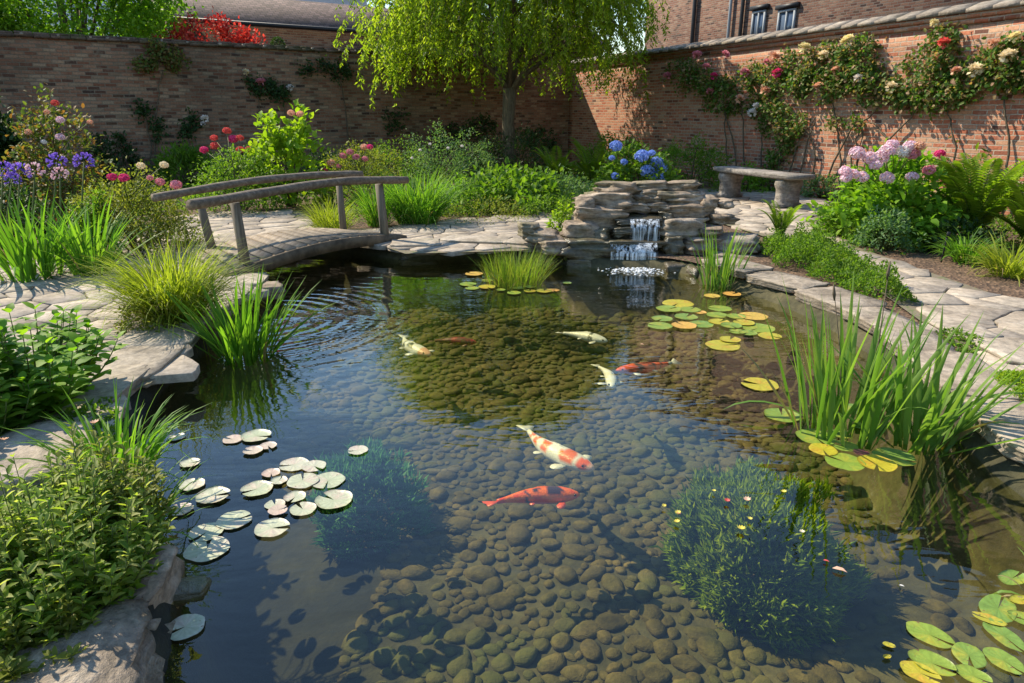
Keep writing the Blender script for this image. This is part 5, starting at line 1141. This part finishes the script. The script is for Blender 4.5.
for k, (bx, by, lab) in enumerate([(868, 300, 'dry seed head on a thin stalk in the reeds'), (840, 432, 'thin dry stalk rising from the left reed clump')]):
    p = P(860, 425, 0) if k == 0 else P(bx, by, 0); r = root('seed_stalk', lab, 'stalk', p); tp = PD(889, 268, p.y) if k == 0 else PD(834, 290, p.y); q = tp - p; mb = MB(); tube(mb, [(0, 0, -.05), tuple(q * .5 + Vector((.02, 0, 0))), tuple(q)], [.004, .003, .002], 5); mb.build('stalk', M['woody'], r)
    mb = MB(); tube(mb, [tuple(q * .93), tuple(q * .97), tuple(q * 1.04)], [.003, .008, .003], 6); mb.build('seed_head', M['woody'], r)
tuft('sprays of green blades at the bottom right edge of the pond', 1040, 600, 60, 545, 'blade_reed', 14, .012, .7, .6, 126, 'reeds', 'reeds', z0=0, dry=6)
# submerged mounds
def weedmound(label, px, py, wpx, mk, n, seed, top=-.015, ht=.42, flowers=()):
    c = P(px, py, -.25); s = scale_at(c); Rr = wpx / 2 / s; zb = -.54; rng = np.random.default_rng(seed); r = root('water_weed', label, 'water weed', (c.x, c.y, zb)); mb = MB(); H = top - zb
    pts = []; nc = 420; az = rng.uniform(0, 6.283, nc); el = np.arcsin(rng.uniform(0, 1, nc)); q = np.stack([np.cos(az) * np.cos(el), np.sin(az) * np.cos(el), np.sin(el)], 1); k = rng.uniform(.55, 1, (nc, 1)) ** .5
    lum = np.array([1 + .35 * noise.noise(Vector(v_) * 2.6) for v_ in q])[:, None]
    cc = q * k * lum * [Rr, Rr, H * .97]
    per = max(3, n // nc); ci = np.repeat(np.arange(nc), per); m_ = len(ci); pos = cc[ci] + rng.normal(0, Rr * .06, (m_, 3)); pos[:, 2] = np.clip(pos[:, 2], 0, H - .055)
    d = unit(q[ci] * .6 + rnd_unit(rng, m_) * .6 + [0, 0, .5]); leaves(mb, pos, d, rnd_unit(rng, m_), .06 * rng.uniform(.6, 1.3, m_), .010, T_DIA); mb.build('foliage', M[mk], r)
    for (fx, fy, rp, fm) in flowers:
        p_ = P(fx, fy, .012); flower('daisy', fm, p_, rp * .8 / scale_at(p_), r, rng, .1)
weedmound('dark green mound of water weed with tiny flowers in the lower right of the pond', 763, 532, 158, 'weed', 30000, 131, top=-.02, flowers=[(664, 506, 3.5, 'p_daisy'), (678, 513, 4.5, 'p_daisy'), (677, 522, 4.5, 'p_daisy'), (679, 514, 3, 'p_pink'), (714, 491, 3, 'p_daisy'), (727, 501, 4.5, 'p_red'), (747, 500, 5.5, 'p_peach'), (741, 529, 6, 'p_daisy'), (750, 519, 3.5, 'p_daisy'), (784, 492, 4, 'p_daisy'), (802, 532, 4, 'p_cream')])
weedmound('bluish sunken mound of water weed left of the koi', 365, 475, 108, 'weed_deep', 7000, 132, top=-.14)
# ---- foreground left -------------------------------------------------------
def leafy(label, bx, by, w, top, seed, nst=34, L=.095, mk='leaf_bright', z0=.13):
    p, Rr, H = place(bx, by, w, top, z0); rng = np.random.default_rng(seed); r = root('leafy_shrub', label, 'shrub', p); ml = MB(); ms = MB()
    for i in range(nst):
        a = rng.uniform(0, 6.283); q = math.sqrt(rng.uniform(0, 1)); e = np.array([math.cos(a) * q * Rr, math.sin(a) * q * Rr, H * (1 - .55 * q ** 2) * rng.uniform(.7, 1.0)]); b_ = e * [.25, .25, 0]; t = np.linspace(0, 1, 7)[:, None]; pts = b_ + (e - b_) * t + np.array([e[0], e[1], 0]) * (.12 * np.sin(np.pi * t))
        tube(ms, pts, np.linspace(.006, .002, 7), 5)
        for k in range(9):
            tt = .18 + .82 * k / 8; c = np.array([np.interp(tt, t[:, 0], pts[:, j]) for j in range(3)]); s = L * (1.15 - .6 * tt) * rng.uniform(.75, 1.15); a0 = k * 1.57 + i
            for sg in (0, math.pi):
                d = np.array([[math.cos(a0 + sg), math.sin(a0 + sg), .28 + .5 * (tt > .95)]]); leaves(ml, [c], d, [[0, 0, 1]], s, s * .62, T_BROAD)
    ml.build('foliage', M[mk], r); ms.build('stems', M['stem'], r); return r
T_BROAD = (np.array([[0, 0, 0], [.14, .3, .05], [.14, 0, 0], [.14, -.3, .05], [.4, .5, .07], [.4, 0, .02], [.4, -.5, .07], [.72, .34, .04], [.72, 0, 0], [.72, -.34, .04], [1, 0, -.12]]),
           [(0, 2, 1), (0, 3, 2), (1, 2, 5, 4), (2, 3, 6, 5), (4, 5, 8, 7), (5, 6, 9, 8), (7, 8, 10), (8, 9, 10)])
leafy('broad leaved green shrub at the left edge in front of the paving', 32, 415, 190, 282, 141, 60, .125)
leafy('lower shaded part of leafy growth at the far left edge', -20, 450, 130, 330, 142, 30, .11, 'leaf_mid')
def sprawl(label, bx, by, w, top, seed, nst, L, mk, z0=.1, wd=.32, depth=1.0):
    p, Rr, H = place(bx, by, w, top, z0); rng = np.random.default_rng(seed); r = root('sprawling_shrub', label, 'shrub', p); ml = MB(); ms = MB()
    for i in range(nst):
        a = rng.uniform(0, 6.283); q = math.sqrt(rng.uniform(0, 1)); e = np.array([math.cos(a) * q * Rr, math.sin(a) * q * Rr * depth, H * (1 - .6 * q ** 2) * rng.uniform(.35, 1.12)]); b_ = e * [.5, .5, .0]; t = np.linspace(0, 1, 6)[:, None]; pts = b_ + (e - b_) * t + np.array([e[0], e[1], 0]) * (.1 * np.sin(np.pi * t))
        tube(ms, pts, np.linspace(.003, .0012, 6), 4); k = 15; tt = np.linspace(.25, 1, k); c = np.stack([np.interp(tt, t[:, 0], pts[:, j]) for j in range(3)], 1)
        a0 = np.arange(k) * 2.4 + i; d = np.stack([np.cos(a0), np.sin(a0), .3 + .5 * tt ** 3], 1); s = L * (1.2 - .55 * tt) * rng.uniform(.7, 1.2, k); leaves(ml, c, d, np.tile([0, 0, 1.0], (k, 1)) + .35 * rnd_unit(rng, k), s, s * wd, T_OVAL)
    ml.build('foliage', M[mk], r); ms.build('stems', M['stem'], r); return r
a_ = sprawl('pale variegated sprawling shrub in the lower left foreground', 60, 592, 215, 455, 151, 300, .056, 'leaf_pale', wd=.38)
sprawl('small leaved green growth spilling toward the water on the lower left', 118, 540, 110, 430, 152, 90, .055, 'leaf_yellow', wd=.4)
sprawl('darker leafy growth at the bottom left edge above the boulder', -28, 645, 110, 560, 153, 70, .07, 'leaf_mid', wd=.5)
sprawl('loose leafy sprigs hanging over the corner boulder at the bottom left', 40, 655, 120, 600, 156, 34, .055, 'leaf_yellow', wd=.42)
sprawl('tall loose yellow green sprigs standing above the foreground shrub', 70, 560, 150, 425, 157, 45, .055, 'leaf_yellow', wd=.36)
tuft('tall green grass blades rising at the left bank in the foreground', 122, 488, 122, 382, 'blade_iris', 110, .015, .5, .75, 154, rfrac=.4, z0=.1)
tuft('arching grass blades leaning over the water on the lower left', 140, 540, 90, 448, 'blade_iris', 60, .010, .7, 1.0, 155, rfrac=.4, z0=.06)
rng = np.random.default_rng(160)
px_flowers([(95, 423, 5, 'p_peach'), (116, 503, 5, 'p_peach'), (4, 440, 5, 'p_peach'), (90, 575, 2.5, 'p_yellow')], P(80, 560).y + .1, a_, rng, 'daisy')
# soft ground plants that fill the beds between the big plants
def cover(name, pix, n, mk, seed, L=.04, h=.07):
    rng = np.random.default_rng(seed); poly = [tuple(P(x, y, .13)[:2]) for x, y in pix]; xs, ys = zip(*poly); q = rng.uniform([min(xs), min(ys)], [max(xs), max(ys)], (n * 3, 2)); d = dist_poly(poly, q[:, 0], q[:, 1]); q = q[d > 0][:n]; k = len(q)
    keep = np.array([noise.noise(Vector((a * 1.3, b_ * 1.3, seed))) > -.25 for a, b_ in q]); q = q[keep]; k = len(q)
    mb = MB(); leaves(mb, np.stack([q[:, 0], q[:, 1], .12 + rng.uniform(0, h, k)], 1), rnd_unit(rng, k) + [0, 0, .6], rnd_unit(rng, k) + [0, 0, 1], L * rng.uniform(.6, 1.4, k), L * .5, T_DIA)
    o = mb.build(name, M[mk]); o['kind'] = 'stuff'; o['label'] = 'low leafy ground cover between the larger plants'; o['category'] = 'ground cover'
cover('ground_cover', [(-60, 262), (20, 256), (110, 243), (150, 220), (206, 209), (330, 209), (340, 226), (430, 219), (520, 213), (560, 211), (640, 196), (700, 187), (700, 176), (560, 166), (400, 170), (0, 186), (-80, 190)], 17000, 'leaf_mid', 171, .08, .10)
cover('ground_cover', [(840, 205), (830, 222), (870, 240), (940, 255), (1010, 268), (1100, 280), (1200, 240), (900, 196)], 9000, 'leaf_mid', 172, .05, .08)
cover('ground_cover', [(-40, 440), (60, 420), (110, 405), (125, 440), (128, 540), (140, 600), (60, 620), (-60, 600)], 9000, 'leaf_mid', 173, .035, .05)

# ---- lily pads -------------------------------------------------------------
def pad(px, py, wpx, mk, seed, label, group, asp=1.0, tilt=0, ang=None, lift=0.004):
    rng = np.random.default_rng(seed); p = P(px, py, .006); s = scale_at(p); Rr = wpx / 2 / s; n = 28; nt_ = .32 * rng.uniform(.6, 1.3); a0 = rng.uniform(0, 6.28) if ang is None else ang
    a = np.linspace(nt_ / 2, 2 * np.pi - nt_ / 2, n); v = [(0, 0, 0)]; c = [(.8, .8, .7, 1)]
    for kf, zz in ((.35, 0), (.7, 0.0), (.94, .002), (1.0, .003 * rng.uniform(.2, 1.6))):
        for t in a:
            k = kf * (1 + (.025 * math.sin(5 * t + seed) + rng.normal(0, .008)) * kf); v.append((Rr * k * math.cos(t), Rr * k * asp * math.sin(t), zz + .002 * noise.noise(Vector((math.cos(t) * 3, math.sin(t) * 3, seed)))))
            vein = .85 if int(t * 4.2) % 2 else 1.05; e = .8 if kf == 1.0 else 1; c.append((vein * e, vein * e * (.9 if kf == 1 else 1), vein * e * .95, 1))
    f = [(0, 1 + i, 2 + i) for i in range(n - 1)]
    for l in range(3):
        b_ = 1 + l * n; f += [(b_ + i, b_ + n + i, b_ + n + i + 1, b_ + i + 1) for i in range(n - 1)]
    mb = MB(); mb.add(v, f, 0, c); o = mb.build('lily_pad', M[mk], smooth=True); o.location = (p.x, p.y, lift + rng.uniform(0, .004)); o.rotation_euler = (tilt, tilt * .3, a0)
    tag(o, label, 'lily pad', group); return o
def cluster(lst, where, group, asp=1.0):
    words = {'pad_glare': 'glare-pale glossy', 'pad_pink': 'pinkish', 'pad_green': 'green', 'pad_yellow': 'yellow', 'pad_orange': 'orange', 'pad_dark': 'dark purple'}
    ln = sorted(range(len(lst)), key=lambda i: lst[i][0]); cnt = {}; tot = {}
    for i in ln: tot[lst[i][3]] = tot.get(lst[i][3], 0) + 1
    num = ORD + ['seventeenth', 'eighteenth', 'nineteenth', 'twentieth', 'twenty-first', 'twenty-second', 'twenty-third']
    for i in ln:
        px, py, wd_, mk = lst[i][:4]; k = cnt.get(mk, 0); cnt[mk] = k + 1
        lab = ('the only %s lily pad %s' % (words[mk], where)) if tot[mk] == 1 else '%s lily pad %s, %s from left' % (words[mk], where, num[k])
        pad(px, py, wd_, mk, i + int(px), lab.replace('tinged one', 'one'), group, asp if len(lst[i]) < 5 else lst[i][4], lift=.0025 + .0013 * (i % 4))
g_, y_, o_, d_, w_, k_ = 'pad_green', 'pad_yellow', 'pad_orange', 'pad_dark', 'pad_glare', 'pad_pink'
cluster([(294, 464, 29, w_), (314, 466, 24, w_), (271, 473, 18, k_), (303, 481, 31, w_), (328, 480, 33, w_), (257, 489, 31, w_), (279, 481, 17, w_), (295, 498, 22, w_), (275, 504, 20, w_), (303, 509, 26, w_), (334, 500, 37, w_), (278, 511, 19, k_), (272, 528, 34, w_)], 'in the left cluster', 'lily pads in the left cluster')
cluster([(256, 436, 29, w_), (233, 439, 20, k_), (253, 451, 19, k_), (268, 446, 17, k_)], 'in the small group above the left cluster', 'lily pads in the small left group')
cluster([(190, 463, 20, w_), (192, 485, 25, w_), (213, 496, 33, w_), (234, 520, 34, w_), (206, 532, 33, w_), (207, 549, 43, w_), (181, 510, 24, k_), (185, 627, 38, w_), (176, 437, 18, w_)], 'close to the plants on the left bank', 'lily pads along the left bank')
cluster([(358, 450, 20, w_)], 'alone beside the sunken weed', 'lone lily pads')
cluster([(678, 303, 31, y_), (668.6, 309, 25, g_), (690, 309.5, 21, g_), (720, 308.6, 23, g_), (700, 312, 13, o_), (717, 315, 21, g_), (662, 319, 21, g_), (686, 317, 23, g_), (736, 316.5, 19, g_), (753, 316, 29, o_), (660, 326, 25, g_), (684, 326, 25, o_), (701, 324, 25, g_), (719, 322, 21, y_), (731, 326, 21, g_), (744, 323, 21, y_), (758, 328, 33, g_), (737, 331.5, 17, g_), (770, 336, 23, y_), (730, 340, 21, y_), (723, 345, 34, y_), (712, 296, 16, o_), (748, 333, 18, g_)], 'in the raft at middle right', 'lily pads in the raft at the middle right')
cluster([(760, 384, 36, y_)], 'between the raft and the tall reeds', 'lone lily pads')
cluster([(732, 294, 18, o_)], 'below the small reeds', 'lone lily pads')
cluster([(782, 415, 35, g_), (816, 437, 38, g_), (840, 435, 21, g_), (823, 450, 27, y_), (845, 446, 25, g_), (845, 462, 38, g_), (861, 453, 15, d_), (877, 464, 36, y_), (894, 457, 40, g_), (854, 409, 27, g_), (867, 426, 25, g_), (873, 385, 10, o_)], 'at the foot of the tall reeds', 'lily pads at the foot of the tall reeds')
cluster([(468, 284, 17, g_), (472, 288, 14, g_), (487, 287, 17, y_), (514, 293, 14, g_), (518, 288, 11, g_), (530, 291, 12, y_), (530, 287, 10, g_), (544, 291, 16, y_), (553, 290, 13, o_), (567, 283, 9, g_), (501, 290, 9, g_), (474, 274, 18, o_), (487, 280, 12, g_)], 'around the rush island', 'lily pads around the rush island')
cluster([(930, 634, 44, g_, .72), (969, 655, 37, g_, .8), (932, 664, 43, g_, .75), (920, 674, 37, y_, .75), (1004, 660, 38, g_, .75), (973, 676, 34, g_, .7), (998, 609, 52, g_, .6), (989, 620, 30, y_, .5), (1004, 636, 46, g_, .55), (1012, 578, 34, g_, .6), (1020, 601, 24, y_, .6), (1030, 622, 40, g_, .6), (889, 645, 12, y_, .6), (887, 657, 9, y_, .6)], 'in the bottom right corner', 'lily pads in the bottom right corner')

# ---- koi ------------------------------------------------------------------
OR, RD, WHT, BK, PK = (.80, .15, .005), (.60, .03, .01), (.76, .74, .76), (.03, .03, .035), (.80, .42, .30)
def koi(label, head, tail, z, fn, seed, bend=.06, wid=.2):
    h, t = P(*head, z), P(*tail, z); L_ = (h - t).length; d = (h - t).normalized(); s = Vector((-d.y, d.x, 0)); rng = random.Random(seed)
    r = root('koi', label, 'koi', (h + t) / 2)
    def sp(u):  # u 0 head .. 1 tail end of body
        x = L_ * (.5 - u * .86); y = bend * L_ * math.sin(u * 3.4 - .6); return d * x + s * y
    nr, na = 30, 16; v = []; c = []
    for i in range(nr):
        u = i / (nr - 1); wv = wid * L_ * .5 * (math.sin(math.pi * min(1, (u + .012) ** .62)) ** .75 * (1 - .15 * u) if u < 1 else 0)
        wv = L_ * wid * .5 * np.interp(u, [0, .03, .1, .2, .35, .5, .65, .8, .9, 1], [.12, .42, .74, .95, 1, .92, .72, .45, .3, .22]); hv = wv * np.interp(u, [0, .3, .7, 1], [.75, 1.05, 1.15, 1.3])
        p0 = sp(u); tg = (sp(min(1, u + .02)) - sp(max(0, u - .02))).normalized(); sd = Vector((-tg.y, tg.x, 0)).normalized()
        for k in range(na):
            a = 2 * math.pi * k / na; q = p0 + sd * (wv * math.cos(a)) + Vector((0, 0, hv * math.sin(a) * .8)); v.append(tuple(q)); side = math.cos(a); top = math.sin(a)
            nn_ = noise.noise(Vector((u * 7 + seed, side * 1.6, top))); cc = fn(u, side, top, nn_); sc_ = 1 + .1 * noise.noise(Vector((u * 60, k * 1.3, seed))); c.append((*[min(1, x * sc_) for x in cc], 1))
    f = [(i * na + k, i * na + (k + 1) % na, (i + 1) * na + (k + 1) % na, (i + 1) * na + k) for i in range(nr - 1) for k in range(na)] + [tuple(range(na - 1, -1, -1)), tuple((nr - 1) * na + k for k in range(na))]
    mb = MB(); mb.add(v, f, 0, c); mb.build('body', M['koi'], r, True)
    def fin(name, pts, colr, faces=None):
        k = len(pts); vv = [tuple(q) for q in pts]; th = Vector((0, 0, .002 * 1)); vv2 = vv + [tuple(Vector(q) - th) for q in vv]
        f = [tuple(range(k)), tuple(range(2 * k - 1, k - 1, -1))] + [(i, k + i, k + (i + 1) % k, (i + 1) % k) for i in range(k)]
        mb = MB(); mb.add(vv2, f, 0, [(*colr, 1)] * (2 * k)); mb.build(name, M['koi'], r)
    tc_ = fn(.97, 0, 1, 0); fcol = tuple(min(1, x * .85 + .04) for x in tc_)
    def fan(name, b_, dirs, lens, root_w):   # rounded fan of a few rays
        dm = dirs[len(dirs) // 2]; pr = Vector((-dm.y, dm.x, 0)).normalized()
        fin(name, [b_ + pr * root_w] + [b_ + q * l for q, l in zip(dirs, lens)] + [b_ - pr * root_w], fcol)
    for sg in (-1, 1):
        for u, ln, nm, a0 in ((.22, .15, 'pectoral_fin', 1.15), (.55, .09, 'pelvic_fin', .9)):
            wv = L_ * wid * .5 * np.interp(u, [0, .03, .1, .2, .35, .5, .65, .8, .9, 1], [.12, .42, .74, .95, 1, .92, .72, .45, .3, .22])
            b_ = sp(u) + s * (sg * wv * .75) - Vector((0, 0, .006)); dirs = []; lens = []
            for k in range(7):
                a = a0 + (k - 3) * .16; dirs.append(s * (sg * math.sin(a)) - d * math.cos(a) - Vector((0, 0, .1))); lens.append(L_ * ln * (1 - .035 * abs(k - 2.5) ** 2))
            if sg < 0: dirs = dirs[::-1]; lens = lens[::-1]
            fan(nm, b_, dirs, lens, L_ * .008)
    tb = sp(.985); tg = (sp(1) - sp(.96)).normalized(); sd = Vector((-tg.y, tg.x, 0)); up = Vector((0, 0, 1)); dirs = []; lens = []
    for k in range(9):
        a = (k - 4) * .15; dirs.append((tg * math.cos(a) + (sd * .95 + up * .2) * math.sin(a)).normalized()); lens.append(L_ * (.13 + .04 * abs(k - 4) / 4 * (1.1 if k < 4 else .8)))
    fan('tail_fin', tb, dirs[::-1], lens[::-1], L_ * .012)
    base = [sp(u) + Vector((0, 0, wid * L_ * .5 * .80 * np.interp(u, [.3, .5, .7], [1.03, .97, .62]) * 1.0 - .002)) for u in (.34, .42, .50, .58, .66)]
    hts = [.004, .026, .024, .018, .004]
    fin('dorsal_fin', [q + (Vector((0, 0, 1)) + s * .9).normalized() * (L_ * h_) for q, h_ in zip(base, hts)] + base[::-1], tuple(x * .92 for x in fn(.5, 0, 1, 0)))
    for sg in (-1, 1):
        e = sp(.075) + s * (sg * wid * L_ * .27) + Vector((0, 0, wid * L_ * .12)); mb = MB(); mb.add(np.array(e) + unit(CV) * .006, CF); mb.build('eye', M['eye'], r, True)
    return r
def k_ow(u, s, t, n):
    if t < -.2: return WHT
    if .0 <= u < .06: return (.78, .45, .40)
    for a, b_ in ((.06, .14), (.20, .34), (.50, .60), (.70, .77), (.84, .90)):
        if a + n * .05 < u < b_ + n * .05 and abs(s - (.3 if a == .06 else 0)) < .95: return OR if a > .1 else (.82, .12, .02)
    if .05 < u < .12 and s > .1 and n > 0: return BK
    return WHT
def k_ob(u, s, t, n):
    if (.22 < u + n * .06 < .40 and s < .75) or (.50 < u + n * .04 < .58 and s < .5) or (.62 < u + n * .06 < .66 and s > 0): return (.04, .015, .04)
    return (.85, .15, .008) if u < .9 and n > -.25 else (.72, .06, .01)
def k_rb(u, s, t, n): return BK if (.30 < u + n * .08 < .42 or .55 < u + n * .1 < .63 or .74 < u + n * .06 < .78) else ((.72, .10, .03) if u < .93 else WHT)
def k_w(u, s, t, n): return (.10, .10, .10) if (.30 < u < .38 and n > .1) else WHT
def k_wb(u, s, t, n): return PK if u < .2 else (BK if (.35 < u + n * .1 < .47 and abs(s) < .8) or (.60 < u + n * .1 < .66) else WHT)
def k_dr(u, s, t, n): return (.35, .03, .03) if u < .12 or n > .12 else (.14, .04, .03)
koi('orange and white koi swimming toward the right in the middle of the pond', (590, 471), (523, 425), -.07, k_ow, 1, -.07, .185)
koi('orange koi with black patches below the orange and white one', (579, 493), (484, 504), -.10, k_ob, 2, .05, .21)
koi('red and black koi with a pale tail heading left near the lily pads', (617, 371), (679, 361), -.10, k_rb, 3, .05, .18)
koi('white koi with a peach head and black spots on the left', (427, 356), (403, 335), -.06, k_wb, 4, -.08, .19)
koi('dark red koi deep in the water behind the white koi', (477, 342), (428, 341), -.14, k_dr, 5, .04, .2)
koi('long white koi swimming below the rush island', (608, 341), (556, 332), -.08, k_w, 6, .04, .2)
koi('small white koi pointing down right beside the red and black koi', (615, 387), (595, 364), -.06, k_w, 7, .07, .18)
# fallen petals and leaf on the water
for k, (px, py, sz, mk, lab) in enumerate([(832, 568, 14, 'p_peach', 'curled brown fallen leaf on the water beside the flowering weed'), (823, 560, 6, 'p_red', 'small red petal beside the curled fallen leaf'), (899, 585, 5, 'p_white', 'tiny pale petal floating left of the corner lily pads'), (640, 344, 4, 'p_peach', 'speck of orange petal near the white koi')]):
    p = P(px, py, .008); s = scale_at(p); rng = np.random.default_rng(200 + k); mb = MB(); leaves(mb, [(0, 0, 0)], [[1, -.5, .1]], [[0, 0, 1]], sz / s, sz / s * .45, T_OVAL); o = mb.build('fallen_leaf' if k == 0 else 'petal', M[mk]); o.location = p; tag(o, lab, 'fallen leaf' if k == 0 else 'petal')
